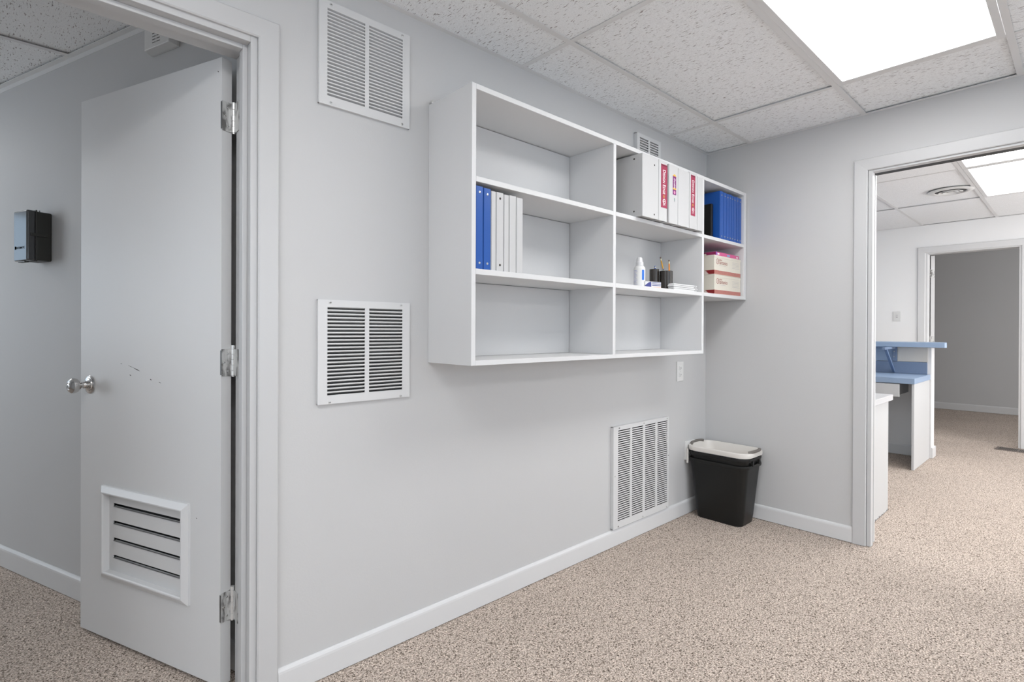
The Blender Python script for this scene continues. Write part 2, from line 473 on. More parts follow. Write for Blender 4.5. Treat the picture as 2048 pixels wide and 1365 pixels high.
def ceiling(name, x0, x1, y0, y1, xs, ys, tmat, lights, label, wallang=0.021, holes=()):
    """xs, ys: grid line coordinates strictly inside the room"""
    X = [x0]+sorted([x for x in xs if x0+0.03 < x < x1-0.03])+[x1]
    Y = [y0]+sorted([y for y in ys if y0+0.03 < y < y1-0.03])+[y1]
    tb = MB(); lit = []
    for i in range(len(X)-1):
        for j in range(len(Y)-1):
            cx, cy = (X[i]+X[i+1])/2, (Y[j]+Y[j+1])/2
            if any(X[i]-.01 < lx < X[i+1]+.01 and Y[j]-.01 < ly < Y[j+1]+.01 for lx, ly in lights):
                lit.append((X[i], X[i+1], Y[j], Y[j+1])); continue
            dz = random.choice((0.0, 0.001, 0.003, 0.005, 0.007))
            g = 0.004
            tb.box(X[i]+g, X[i+1]-g, Y[j]+g, Y[j+1]-g, H+0.0022+dz, H+0.017+dz)
    tag(tb.build(name, tmat), label, 'ceiling', kind='structure')
    c = bpy.data.objects[name] if name in bpy.data.objects else None
    gb = MB(); w2 = 0.012
    for x in X[1:-1]: gb.box(x-w2, x+w2, y0, y1, H, H+0.0018)
    for y in Y[1:-1]: gb.box(x0, x1, y-w2, y+w2, H-0.0004, H+0.0014)
    for x in X[1:-1]: gb.box(x-0.002, x+0.002, y0, y1, H+0.0018, H+0.035)
    for y in Y[1:-1]: gb.box(x0, x1, y-0.002, y+0.002, H+0.0014, H+0.035)
    a = wallang
    gb.box(x0, x0+a, y0, y1, H-0.0003, H+0.0015); gb.box(x1-a, x1, y0, y1, H-0.0003, H+0.0015)
    gb.box(x0, x1, y0, y0+a, H-0.0006, H+0.0012); gb.box(x0, x1, y1-a, y1, H-0.0006, H+0.0012)
    gb.box(x0, x0+0.001, y0, y1, H, H+0.02); gb.box(x1-0.001, x1, y0, y1, H, H+0.02)
    gb.box(x0, x1, y1-0.001, y1, H, H+0.02); gb.box(x0, x1, y0, y0+0.001, H, H+0.02)
    return gb, lit

def grid_at(name, gb, label):
    tag(gb.build(name, grid_m), label, 'ceiling grid', kind='structure')

# main room ceiling
gb, lit = ceiling('ceiling', -6.2, 0, -4.6, 0, [GX-SX*k for k in range(6)], [GY-SY*k for k in range(8)], tile_m,
                  [(-1.09, -1.2), (-1.09, -3.64), (-3.53, -1.2), (-3.53, -3.64), (-5.9, -2.4)],
                  'fissured white acoustic tile ceiling of the near room')
grid_at('trim_1', gb, 'white metal grid holding the near room ceiling tiles')
labs = ['large lit rectangular ceiling light panel above the near room, close to the wide opening',
        'lit ceiling panel of the near room behind the camera on the right',
        'lit ceiling panel of the near room above the camera',
        'lit ceiling panel of the near room behind the camera on the left',
        'lit ceiling panel at the left end of the near room']
def pick(l, pts):
    out = []
    for (px, py) in pts:
        for q in l:
            if q[0] < px < q[1] and q[2] < py < q[3]: out.append(q)
    return out
for q, lb in zip(pick(lit, [(-1.09, -1.2), (-1.09, -3.64), (-3.53, -1.2), (-3.53, -3.64), (-5.9, -2.4)]), labs):
    light_panel(*q, lens_main, 'ceiling_light', lb)
# side room ceiling (left)
gb, lit = ceiling('ceiling_side_room', -6.2, -2.5, 0.14, 4.28, [-2.775-SX*k for k in range(4)], [1.245+SY*k for k in range(6)], tile_m,
                  [(-5.0, 2.7)], 'fissured acoustic tile ceiling of the side room')
grid_at('trim_2', gb, 'white metal grid of the side room ceiling')
for q in lit: light_panel(*q, lens_left, 'ceiling_light', 'added ceiling panel lighting the side room, out of the camera view')  # unseen panel put in to light the side room
b = MB(); b.box(-0.72, 3.7, 0.0, 0.021, H-0.002, H+0.001, AW); b.box(-0.72, 3.7, 0.0, 0.0015, H-0.022, H-0.002, AW)
struct('trim_3', b, grid_m, 'metal wall angle where the side room ceiling meets the angled wall', 'ceiling trim')
# office ceiling (right)
OL = [(2.2, -1.4), (1.1, -1.4), (2.2, 0.8), (2.2, -3.2)]
gb, lit = ceiling('ceiling_office', 0.12, FX, -4.6, 2.6, [1.612, 2.789], [-0.485+SY*k for k in range(-7, 6)], tile_plain, OL,
                  'smooth white tile ceiling of the office')
grid_at('trim_4', gb, 'white metal grid of the office ceiling')
for q, lb in zip(pick(lit, OL), ['bright lit panel in the office ceiling beside the round air diffuser', 'bright lit office ceiling panel nearest the wide opening',
                       'lit office ceiling panel above the counter desk', 'lit office ceiling panel out of view to the right']):
    light_panel(*q, lens_right, 'ceiling_light', lb)
b = MB(); b.box(FX+0.12, 6.85, -4.6, 2.6, H, H+0.02)
struct('ceiling_closet', b, tile_plain, 'plain ceiling of the dim room beyond the distant doorway', 'ceiling')
b = MB(); b.box(-6.3, 7.1, -4.7, 4.4, H+0.10, H+0.14)  # added above the tiles to stop light leaking in
struct('ceiling_light_block', b, void_m, 'added dark slab above the suspended ceilings, blocking stray light', 'ceiling')

# ---- baseboards
def base_profile(h=0.089, t=0.012):
    return [(0, 0.003), (-t, 0.003), (-t, h-0.016), (-t*0.9, h-0.009), (-t*0.6, h-0.003), (-t*0.25, h), (0, h)]
b = MB(); b.prism(base_profile(), -2.749, -0.0125, 'x')
struct('baseboard_back', b, trim_m, 'white baseboard along the wall below the shelves', 'baseboard')
b = MB(); b.prism([(p[0], p[1]) for p in base_profile()], -0.854, 0, 'y')
struct('baseboard_right', b, trim_m, 'short white baseboard between the corner and the wide opening', 'baseboard')
b = MB(); b.prism([(-p[0], p[1]) for p in base_profile(0.098)], -0.70, 3.85, 'x', AW)
struct('baseboard_angled', b, trim_m, 'white baseboard along the angled wall of the side room', 'baseboard')
b = MB(); b.prism([(FX+p[0], p[1]) for p in base_profile()], -0.444, 2.6, 'y')
struct('baseboard_office', b, trim_m, 'white baseboard of the bright office wall', 'baseboard')
b = MB(); b.prism([(6.85+p[0], p[1]) for p in base_profile(0.10)], -4.5, 2.6, 'y')
struct('baseboard_closet', b, trim_m, 'white baseboard along the dim grey wall beyond the doorway', 'baseboard')

# ---- casings and jambs of the swing door opening
def casing_prof(w):     # (across, out) across from inner edge 0 to w; out negative = towards the room
    return [(0, 0), (0, -0.009), (0.004, -0.012), (w*0.55, -0.014), (w-0.004, -0.015), (w, -0.012), (w, 0)]
def mitred(mb, a0, a1, zt, w, at, prof=None):
    """U shaped mitred casing; at(across, out, z) gives the point"""
    pr = prof or casing_prof(w)
    mb.loft([[at(a1+p[0], p[1], 0.002) for p in pr], [at(a1+p[0], p[1], zt+p[0]) for p in pr],
             [at(a0-p[0], p[1], zt+p[0]) for p in pr], [at(a0-p[0], p[1], 0.002) for p in pr]], (True, True), smooth=False)
b = MB()
mitred(b, -3.625, -2.811, 2.040, 0.061, lambda a, o, z: Vector((a, o, z)))
struct('trim_5', b, casing_m, 'white casing around the swing door opening on the left', 'door casing')
b = MB()
JX0, JX1 = -3.605, -2.831
b.box(JX1, JX1+0.020, -0.001, 0.1435, 0.002, 2.042); b.box(JX0-0.02, JX0, -0.001, 0.1435, 0.002, 2.042); b.box(JX0, JX1, -0.001, 0.1435, 2.022, 2.042)
b.box(JX1-0.014, JX1, 0.029, 0.062, 0.002, 2.022); b.box(JX0, JX0+0.014, 0.029, 0.062, 0.002, 2.022); b.box(JX0+0.014, JX1-0.014, 0.029, 0.062, 2.008, 2.022)
struct('trim_6', b, casing_m, 'white jamb with door stop inside the swing door opening', 'door jamb', bevel=0.0015)

# ---- casing and split jamb of the pocket opening
b = MB()
mitred(b, -1.80, -0.917, 2.019, 0.064, lambda a, o, z: Vector((o, a, z)))
struct('trim_7', b, casing_m, 'white casing around the wide opening to the office', 'door casing')
b = MB()
b.box(-0.001, 0.040, -0.938, -0.9185, 0.002, 2.024); b.box(0.088, 0.113, -0.930, -0.910, 0.002, 2.05)
b.box(0.040, 0.088, -0.916, -0.905, 0.002, 2.05)
b.box(-0.001, 0.040, -1.785, -0.938, 2.008, 2.028); b.box(0.101, 0.113, -1.785, -0.930, 2.034, 2.050)
b.box(-0.001, 0.113, -1.80, -1.785, 0.002, 2.05)
struct('trim_8', b, casing_m, 'white split jamb of the pocket door at the wide opening', 'door jamb', bevel=0.001)
b = MB(); b.box(0.042, 0.100, -1.785, -0.931, 2.010, 2.045)
struct('trim_9', b, mat('dark_track', (0.015, 0.015, 0.015), 0.5), 'dark sliding door track in the head of the wide opening', 'door track')

# ---- distant doorway in the office
b = MB()
mitred(b, -1.275, -0.512, 2.018, 0.067, lambda a, o, z: Vector((FX+o, a, z)))
b.box(FX-0.001, FX+0.121, -0.530, -0.510, 0.002, 2.03); b.box(FX-0.001, FX+0.121, -1.278, -1.258, 0.002, 2.03); b.box(FX-0.001, FX+0.121, -1.258, -0.530, 2.008, 2.03)
struct('trim_10', b, trim_m, 'white casing and jamb of the distant office doorway', 'door casing', bevel=0.001)
d2 = thing('door_2', 'white door standing open inside the distant doorway, seen on its edge', 'door', (4.085, -0.536, 0.012), math.radians(17), kind='structure')
b = MB(); b.box(0, 0.72, -0.035, 0, 0, 1.99); b.build('leaf', trim_m, d2, bevel=0.001)
for z in (0.17, 1.0, 1.745):
    h = MB(); h.box(-0.003, 0.0, -0.032, 0.0, z, z+0.095); h.cyl((-0.004, 0.004, z), (-0.004, 0.004, z+0.095), 0.006, n=10)
    h.build('hinge', worn_m, d2)

# ---- windows out of view giving daylight to the side room
wn = thing('window_1', 'daylight window of the side room', 'window', (-6.26, 3.3, 0.75), kind='structure')
b = MB()
for y in (-0.70, -0.02, 0.66): b.box(-0.02, 0.02, y, y+0.04, 0, 1.4)
for z in (0, 1.36): b.box(-0.02, 0.02, -0.70, 0.70, z, z+0.04)
b.build('window_frame', trim_m, wn)

def plain_window(name, label, x0, x1, y0, y1, z0, z1):
    wn = thing(name, label, 'window', ((x0+x1)/2, (y0+y1)/2, z0), kind='structure')
    b = MB(); hx, hy, h = (x1-x0)/2, (y1-y0)/2, z1-z0
    if hx > hy:
        for x in (-hx, -0.02, hx-0.04): b.box(x, x+0.04, -0.02, 0.02, 0, h)
        for z in (0, h-0.04): b.box(-hx, hx, -0.02, 0.02, z, z+0.04)
    else:
        for y in (-hy, -0.02, hy-0.04): b.box(-0.02, 0.02, y, y+0.04, 0, h)
        for z in (0, h-0.04): b.box(-0.02, 0.02, -hy, hy, z, z+0.04)
    b.build('window_frame', trim_m, wn)
plain_window('window_6', 'side room window whose sky reflects in the timer box', -6.12, -5.15, 4.34, 4.34, 0.9, 2.28)
plain_window('fill_window_2', 'added unseen window for the fill light behind the camera', -3.65, -0.25, -4.66, -4.66, 0.6, 2.1)  # invented window around the front fill light
plain_window('fill_window_3', 'added unseen window for the fill light at the left end of the near room', -6.26, -6.26, -3.5, -0.9, 0.6, 2.1)  # invented window around the left fill light
plain_window('fill_window_4', 'added office window for the fill light, out of view to the right', 0.5, 3.5, -4.66, -4.66, 0.6, 2.1)  # added window around the office fill light
plain_window('fill_window_5', 'added unseen window for the fill light of the dim room beyond the office', 4.6, 6.2, -4.66, -4.66, 0.6, 2.1)  # invented window around the dim room fill light

# ================================================================== SWING DOOR
HP = Vector((-2.873, 0.145, 0.016)); DA = math.radians(112.0)
dr = thing('door_1', 'white flush door with a louvered vent, swung open into the side room', 'door', HP, DA, kind='structure')
# local: x = from hinge edge to latch edge (0..0.795); visible face at local y=0, thickness towards -y ... face normal is +y
DW, DH, DT = 0.795, 2.0, 0.035
LX0, LX1, LZ0, LZ1 = 0.175, 0.628, 0.248, 0.552     # hole for the louver
b = MB()
b.box(0, LX0, -DT, 0, 0, DH); b.box(LX1, DW, -DT, 0, 0, DH); b.box(LX0, LX1, -DT, 0, 0, LZ0); b.box(LX0, LX1, -DT, 0, LZ1, DH)
leaf = b.build('leaf', door_m, dr)
sc = MB()
def scuff(u0, z0, u1, z1, w):
    d = Vector((u1-u0, 0, z1-z0)); n = Vector((-d.z, 0, d.x)).normalized()*w/2
    y = 0.0002
    pts = [Vector((u0, y, z0))+n*0.3, Vector((u0, y, z0))-n*0.3, Vector(((u0+u1)/2, y, (z0+z1)/2))-n, Vector((u1, y, z1))-n*0.3, Vector((u1, y, z1))+n*0.3, Vector(((u0+u1)/2, y, (z0+z1)/2))+n]
    sc._add(pts, [list(range(6))])
scuff(0.540, 1.012, 0.530, 1.011, 0.0022); scuff(0.494, 1.007, 0.458, 0.999, 0.0016); scuff(0.462, 0.9995, 0.424, 0.989, 0.0034)
scuff(0.485, 0.974, 0.476, 0.971, 0.004); scuff(0.366, 0.964, 0.358, 0.960, 0.004); scuff(0.318, 0.956, 0.306, 0.952, 0.0025)
scuff(0.02, 1.96, 0.014, 1.955, 0.003); scuff(0.120, 0.52, 0.115, 0.518, 0.003)
sc.build('scuff_marks', chip_hole_m, dr)
# louver
lv = MB()
# mitred proud frame (picture moulding)
fx0, fx1, fz0, fz1 = 0.150, 0.645, 0.226, 0.562
iw = 0.030
def ring_frame(mb, x0, x1, z0, z1, w, prof):
    """prof: list of (t, y) with t 0..w measured from outer edge inwards"""
    rings = []
    for t, y in prof:
        rings.append([Vector((x0+t, y, z0+t)), Vector((x1-t, y, z0+t)), Vector((x1-t, y, z1-t)), Vector((x0+t, y, z1-t))])
    mb.loft(rings, smooth=False)
ring_frame(lv, fx0, fx1, fz0, fz1, iw, [(0, 0), (0, 0.007), (0.003, 0.009), (0.020, 0.018), (0.024, 0.018), (0.0265, 0.014), (0.0265, -0.006), (iw, -0.008)])
louv = lv.build('louver_frame', trim_m, dr)
lp = MB()
slots = [(0.4875, 0.5005), (0.4245, 0.4365), (0.3625, 0.3745), (0.300, 0.311)]
xa, xb = 0.206, 0.594
edges = [LZ0-0.0+0.001, *[v for s_ in slots[::-1] for v in s_], LZ1-0.001]
for i in range(0, len(edges), 2):
    lp.box(xa, xb, -0.009, -0.006, edges[i], edges[i+1])
    if i+2 < len(edges):   # lower edge of the opening turns inwards
        lp.box(xa, xb, -0.016, -0.006, edges[i+1]-0.003, edges[i+1])
lp.box(LX0, xa, -0.009, -0.006, LZ0, LZ1); lp.box(xb, LX1, -0.009, -0.006, LZ0, LZ1)
lp.build('louver_panel', door_m, dr)
lb_ = MB(); lb_.box(LX0, LX1, -0.034, -0.028, LZ0, LZ1); lb_.build('louver_backing', dark_m, dr)
# knob
KP = (0.731, 0.0, 0.928)
k = MB()
k.lathe([(0.0, 0.0), (0.033, 0.0), (0.034, 0.003), (0.031, 0.006), (0.026, 0.007), (0.024, 0.010), (0.016, 0.012), (0.0135, 0.014)], (0.731, 0, 0.928), (0, 1, 0))
ros = k.build('rosette', steel_m, dr)
k = MB()
k.lathe([(0.0135, 0.010), (0.0125, 0.020), (0.0135, 0.022), (0.011, 0.026), (0.0115, 0.032), (0.018, 0.038), (0.0255, 0.046), (0.0275, 0.054), (0.0265, 0.062), (0.021, 0.068), (0.013, 0.0705), (0.011, 0.0695), (0.009, 0.0715), (0.0, 0.072)], (0.731, 0, 0.928), (0, 1, 0), 36)
kn = k.build('knob', steel_m, dr)
k = MB(); k.box(0.7303, 0.7317, 0.072, 0.0725, 0.9235, 0.9325); k.build('key_slot', chip_hole_m, kn)
# latch edge plate
k = MB(); k.box(DW, DW+0.001, -0.030, -0.005, 0.90, 0.957); k.build('latch_plate', worn_m, dr)
# hinges (world positions given in door frame)
inv = (Matrix.Translation(HP) @ Matrix.Rotation(DA, 4, 'Z')).inverted()
pin = inv @ Vector((-2.8365, 0.1515, 0)); pin.z = 0
def hinge(z0, z1, ball):
    z0 -= HP.z; z1 -= HP.z
    q = MB()
    q.m(worn_m)
    q.box(-0.0022, 0.0, -0.034, 0.0005, z0, z1)              # leaf on the door edge
    q.m(hingelip_m); q.box(-0.0026, 0.003, 0.0002, 0.0012, z0+0.004, z1-0.004)
    q.m(worn_m)
    ho = q.build('hinge', None, dr)
    kn_ = MB()
    n = 5; hgt = (z1-z0)/n
    for i in range(n):
        r = 0.0062 if i % 2 == 0 else 0.0055
        kn_.cyl((pin.x, pin.y, z0+i*hgt+0.0006), (pin.x, pin.y, z0+(i+1)*hgt-0.0006), r, n=14)
    kn_.cyl((pin.x, pin.y, z0-0.003), (pin.x, pin.y, z0), 0.005, n=12)
    kn_.cyl((pin.x, pin.y, z1), (pin.x, pin.y, z1+(0.012 if ball else 0.003)), 0.0065, n=14)
    kn_.build('barrel', mat('bright_knuckle', (0.75, 0.75, 0.74), 0.3, metal=0.5), ho)
    # leaf between door edge and barrel
    lf = MB()
    a = Vector((-0.0015, -0.022, 0)); p = Vector((pin.x, pin.y, 0)); d = (p-a).normalized(); nn = Vector((-d.y, d.x, 0))*0.0011
    lf.prism([((a+nn).x, (a+nn).y), ((p+nn).x, (p+nn).y), ((p-nn).x, (p-nn).y), ((a-nn).x, (a-nn).y)], z0+0.001, z1-0.001, 'z')
    # jamb leaf
    jw = [inv @ Vector((x, y, 0)) for x, y in ((-2.8335, 0.1405), (-2.8335, 0.108), (-2.831, 0.108), (-2.831, 0.1405))]
    lf.prism([(v.x, v.y) for v in jw], z0, z1, 'z')
    a2 = inv @ Vector((-2.832, 0.138, 0)); d = (p-a2).normalized(); a2.z = 0; nn = Vector((-d.y, d.x, 0))*0.0011
    lf.prism([((a2+nn).x, (a2+nn).y), ((p+nn).x, (p+nn).y), ((p-nn).x, (p-nn).y), ((a2-nn).x, (a2-nn).y)], z0+0.001, z1-0.001, 'z')
    lf.build('jamb_plate', worn_m, ho)
    s = MB()
    for yy, zz in ((-0.022, 0.82), (-0.010, 0.5), (-0.022, 0.18)):
        c = (-0.0022, yy, z0+(z1-z0)*zz)
        s.m(steel_m).cyl(c, (c[0]-0.0012, c[1], c[2]), 0.0042, 0.0036, n=14)
        s.m(chip_hole_m).box(c[0]-0.0014, c[0]-0.0011, c[1]-0.0028, c[1]+0.0028, c[2]-0.0006, c[2]+0.0006)
    s.build('screws', None, ho)
hinge(1.786, 1.880, False); hinge(1.004, 1.090, True); hinge(0.218, 0.312, True)

# ================================================================== VENT GRILLES
def grille(name, label, x0, x1, z0, z1, depth, banks, nrow, zt, zb, screws, lip=0.36, rim=0.0015):
    """wall at y=0, banks: list of (xa, xb); rows between zb and zt"""
    t = thing(name, label, 'vent grille', ((x0+x1)/2, 0, z0))
    ox, oz = (x0+x1)/2, z0
    f = MB()
    X = [x0]+[v for bk in banks for v in bk]+[x1]
    y0, y1 = -depth, -0.0005
    f.box(x0-ox, x1-ox, y0, y0+0.003, zt-oz, z1-oz); f.box(x0-ox, x1-ox, y0, y0+0.003, 0, zb-oz)
    for i in range(0, len(X), 2): f.box(X[i]-ox, X[i+1]-ox, y0, y0+0.003, zb-oz, zt-oz)
    # returned edges
    f.box(x0-ox, x0-ox+0.003, y0+0.003, y1, 0, z1-oz); f.box(x1-ox-0.003, x1-ox, y0+0.003, y1, 0, z1-oz)
    f.box(x0-ox, x1-ox, y0+0.003, y1, z1-oz-0.003, z1-oz); f.box(x0-ox, x1-ox, y0+0.003, y1, 0, 0.003)
    f.build('frame', grille_m, t, bevel=0)
    d = MB(); d.box(x0-ox+0.004, x1-ox-0.004, -0.0015, -0.0006, 0.004, z1-oz-0.004); d.build('duct_shade_plate', dark_m, t)  # black plate painting the shade of the duct, the wall behind is solid
    pitch = (zt-zb)/nrow
    for xa, xb in banks:
        s = MB()
        for i in range(nrow):
            z = zt-oz-i*pitch            # top of this gap: the foot of the lip above
            lz = pitch*lip
            s.box(xa-ox, xb-ox, y0+0.0002, y0+0.0014, z-pitch, z-pitch+lz)
            s.prism([(y0+0.0012, z+0.0008), (y0+0.0008, z), (-0.0022, z-pitch*0.28), (-0.0022, z-pitch*0.28+0.0008)], xa-ox, xb-ox, 'x')
        s.build('louver_bank', grille_m, t)
    for (sx, sz) in screws:
        s = MB()
        s.lathe([(0.0048, 0), (0.0046, 0.0012), (0.003, 0.0022), (0.0, 0.0025)], (sx-ox, y0, sz-oz), (0, -1, 0), 14)
        so = s.build('screw', worn_m, t)
        s = MB(); s.box(sx-ox-0.0032, sx-ox+0.0032, y0-0.0027, y0-0.0022, sz-oz-0.0006, sz-oz+0.0006); s.build('screw_slot', chip_hole_m, so)
    return t
grille('vent_grille', 'square white return air grille high on the wall beside the door casing', -2.625, -2.283, 1.898, 2.243, 0.011,
       [(-2.597, -2.462), (-2.447, -2.313)], 25, 2.218, 1.925, [(-2.585, 2.232), (-2.315, 2.232), (-2.585, 1.908), (-2.315, 1.908)])
grille('vent_grille', 'square white return air grille at mid height left of the shelves', -2.626, -2.279, 0.906, 1.253, 0.011,
       [(-2.594, -2.459), (-2.443, -2.310)], 24, 1.229, 0.931, [(-2.585, 1.244), (-2.316, 1.244), (-2.586, 0.912), (-2.317, 0.912)])
grille('vent_grille', 'small white grille high on the wall just above the shelf top', -0.833, -0.594, 2.020, 2.257, 0.022,
       [(-0.808, -0.722), (-0.705, -0.619)], 14, 2.236, 2.040, [])
grille('vent_grille', 'tall four column white grille low on the wall above the baseboard', -1.034, -0.488, 0.097, 0.642, 0.020,
       [(-0.994, -0.883), (-0.865, -0.759), (-0.738, -0.631), (-0.611, -0.503)], 41, 0.620, 0.128,
       [(-0.985, 0.632), (-0.752, 0.632), (-0.506, 0.632), (-0.990, 0.105), (-0.760, 0.105), (-0.510, 0.105), (-1.022, 0.38), (-0.492, 0.41)], lip=0.55)

# ================================================================== OUTLETS
def plate(name, label, cat, M, wd, ht, dp=0.006):
    t = thing(name, label, cat); t.matrix_world = M
    b = MB(); b.box(-wd/2, wd/2, -dp, 0, 0, ht); b.build('cover_plate', white_p, t, bevel=0.0018)
    return t
t = plate('wall_outlet', 'white duplex outlet on the wall under the right end of the shelves', 'outlet', Matrix.Translation((-0.333, 0, 0.843)), 0.076, 0.122)
for zc in (0.040, 0.081):
    b = MB(); b.box(-0.016, 0.016, -0.0085, -0.006, zc-0.0135, zc+0.0135); r = b.build('receptacle', white_p, t, bevel=0.001)
    b = MB(); b.box(-0.008, -0.006, -0.0088, -0.0085, zc-0.004, zc+0.006); b.box(0.006, 0.008, -0.0088, -0.0085, zc-0.004, zc+0.005); b.box(-0.002, 0.002, -0.0088, -0.0085, zc-0.010, zc-0.006)
    b.build('slots', chip_hole_m, r)
b = MB(); b.lathe([(0.003, 0), (0.0025, 0.001), (0, 0.0012)], (0, -0.006, 0.0605), (0, -1, 0), 12); b.build('screw', worn_m, t)
t = plate('wall_outlet', 'white six way outlet plate low in the corner behind the wastebasket', 'outlet', Matrix.Translation((-0.216, 0, 0.344)), 0.108, 0.115, 0.014)
for xc in (-0.018, 0.026):
    for zc in (0.030, 0.058, 0.086):
        b = MB(); b.box(xc-0.006, xc-0.004, -0.0144, -0.014, zc-0.002, zc+0.006); b.box(xc+0.004, xc+0.006, -0.0144, -0.014, zc-0.002, zc+0.006)
        b.cyl((xc, -0.014, zc-0.006), (xc, -0.0144, zc-0.006), 0.0026, n=10)
        b.build('slots', chip_hole_m, t)
t = plate('light_switch', 'white toggle light switch on the bright office wall left of the distant doorway', 'light switch',
          Matrix.Translation((FX, -0.256, 1.275)) @ Matrix.Rotation(-PI/2, 4, 'Z'), 0.072, 0.112)
b = MB(); b.box(-0.006, 0.006, -0.012, -0.006, 0.048, 0.066); b.build('toggle', white_p, t, bevel=0.001)
b = MB(); b.box(-0.008, 0.008, -0.0064, -0.0058, 0.042, 0.071); b.build('toggle_slot', print_g, t)

# ================================================================== OPEN WALL SHELVES
SD = 0.267            # depth
sh = thing('wall_shelf', 'large white open shelving unit fixed to the wall, three bays wide', 'shelf', (-2.191, 0, 1.029))
def sp(name, x0, x1, z0, z1, y0=-SD, y1=-0.0005, m=shelf_m, bevel=0.0012):
    b = MB(); b.box(x0+2.191, x1+2.191, y0, y1, z0-1.029, z1-1.029); return b.build(name, m, sh, bevel=bevel)
ZT0, ZT1 = 1.998, 2.017
ZA0, ZA1 = 1.675, 1.694
ZB0, ZB1 = 1.350, 1.370
ZC0, ZC1 = 1.029, 1.047
sp('side_panel', -2.191, -2.172, ZC0, ZT1)
sp('side_panel', -0.037, -0.005, ZB0, ZT1)
sp('divider', -1.379, -1.359, ZC1, ZT0)
sp('divider', -0.565, -0.543, ZC0, ZT0)
sp('top_board', -2.172, -0.037, ZT0, ZT1)
for xa, xb in ((-2.172, -1.379), (-1.359, -0.565)):
    sp('shelf_board', xa, xb, ZA0, ZA1); sp('shelf_board', xa, xb, ZB0, ZB1)
sp('shelf_board', -0.543, -0.037, ZA0, ZA1)
sp('bottom_board', -0.543, -0.037, ZB0, ZB1)
sp('bottom_board', -2.172, -0.565, ZC0, ZC1)
for xa, xb, z0, z1 in ((-2.1715, -1.3815, ZC1, ZT0), (-1.3585, -0.567, ZC1, ZT0), (-0.5425, -0.0375, ZB1, ZT0)):
    b = MB()
    cuts = [z for z in (ZC1, ZB0, ZB1, ZA0, ZA1, ZT0) if z0-1e-6 <= z <= z1+1e-6]
    for i in range(0, len(cuts)-1, 2):
        b.box(xa+2.191, xb+2.191, -0.008, -0.004, cuts[i]+0.001-1.029, cuts[i+1]-0.003-1.029)
    b.build('back_panel', back_m, sh)
b = MB(); b.lathe([(0.0, 0), (0.004, 0.0), (0.004, 0.012), (0.006, 0.013), (0.006, 0.018), (0, 0.019)], (-2.186+2.191, 0.0, 2.026-1.029), (0, -1, 0), 10)
b.build('mounting_nail', worn_m, sh)

# ================================================================== BINDERS
def binder(w_, label, m, x, yf, z, group=None, h=0.292, d=0.262, rivets=1, name='ring_binder', rivm=None, label_kind=None, cover_holes=False):
    """x = left edge, yf = spine face, z = shelf top"""
    t = thing(name, label, 'binder', (x+w_/2, yf, z), 0, group)
    hw = w_/2-0.0006; th = 0.0028
    b = MB(); b.box(-hw+0.0015, hw-0.0015, 0, th, 0.0, h); b.build('spine', m, t, bevel=0.0012)
    for s in (-1, 1):
        b = MB(); xo = s*hw; b.box(min(xo, xo-s*th), max(xo, xo-s*th), 0.0025, d, 0.0, h); c = b.build('cover', m, t, bevel=0.001)
        if cover_holes and s < 0:
            for zz in (0.027, h-0.020):
                b = MB(); b.cyl((xo-0.0004, 0.047, zz), (xo+0.001, 0.047, zz), 0.0045, n=14); b.build('rivet_hole', chip_hole_m, c)
    if w_ > 0.02:
        b = MB(); b.box(-hw+th+0.002, hw-th-0.002, 0.012, d-0.03, 0.006, h-0.008)
        b.build('pages', paper_m, t)
    for zz in ((0.022, h-0.022) if rivets else ()):
        b = MB()
        for k_ in range(rivets):
            b.lathe([(0.0045, 0), (0.0042, 0.0010), (0.0015, 0.0014), (0, 0.0009)], (0, 0, zz), (0, -1, 0), 14)
        b.build('rivet', rivm or steel_m, t)
    return t
bz = ZB1
xs_ = [-2.1695, -2.1335, -2.0975, -2.0735, -2.0365, -2.0095, -1.973, -1.938]
ll = [('royal blue binder at the left end of the middle shelf, against the side panel', blue_b, 1, None),
      ('royal blue binder right of the first blue one on the middle shelf', blue_b, 1, None),
      ('thin plain white binder touching the second blue binder', white_b, 0, None),
      ('white binder with two dark rivet holes on its spine, middle shelf', white_b, 1, chip_hole_m),
      ('thin plain white binder right of the one with dark rivet holes', white_b, 0, None),
      ('white binder second from the right end of the middle shelf row', white_b, 0, None),
      ('plain white binder at the right end of the middle shelf row', white_b, 0, None)]
hs = [0.293, 0.291, 0.286, 0.287, 0.284, 0.286, 0.284]
for i, (lb, m_, rv, rm) in enumerate(ll):
    binder(xs_[i+1]-xs_[i]-0.0005, lb, m_, xs_[i], -0.262, bz, 'binders on the middle shelf', h=hs[i], d=0.25, rivets=rv, rivm=rm)
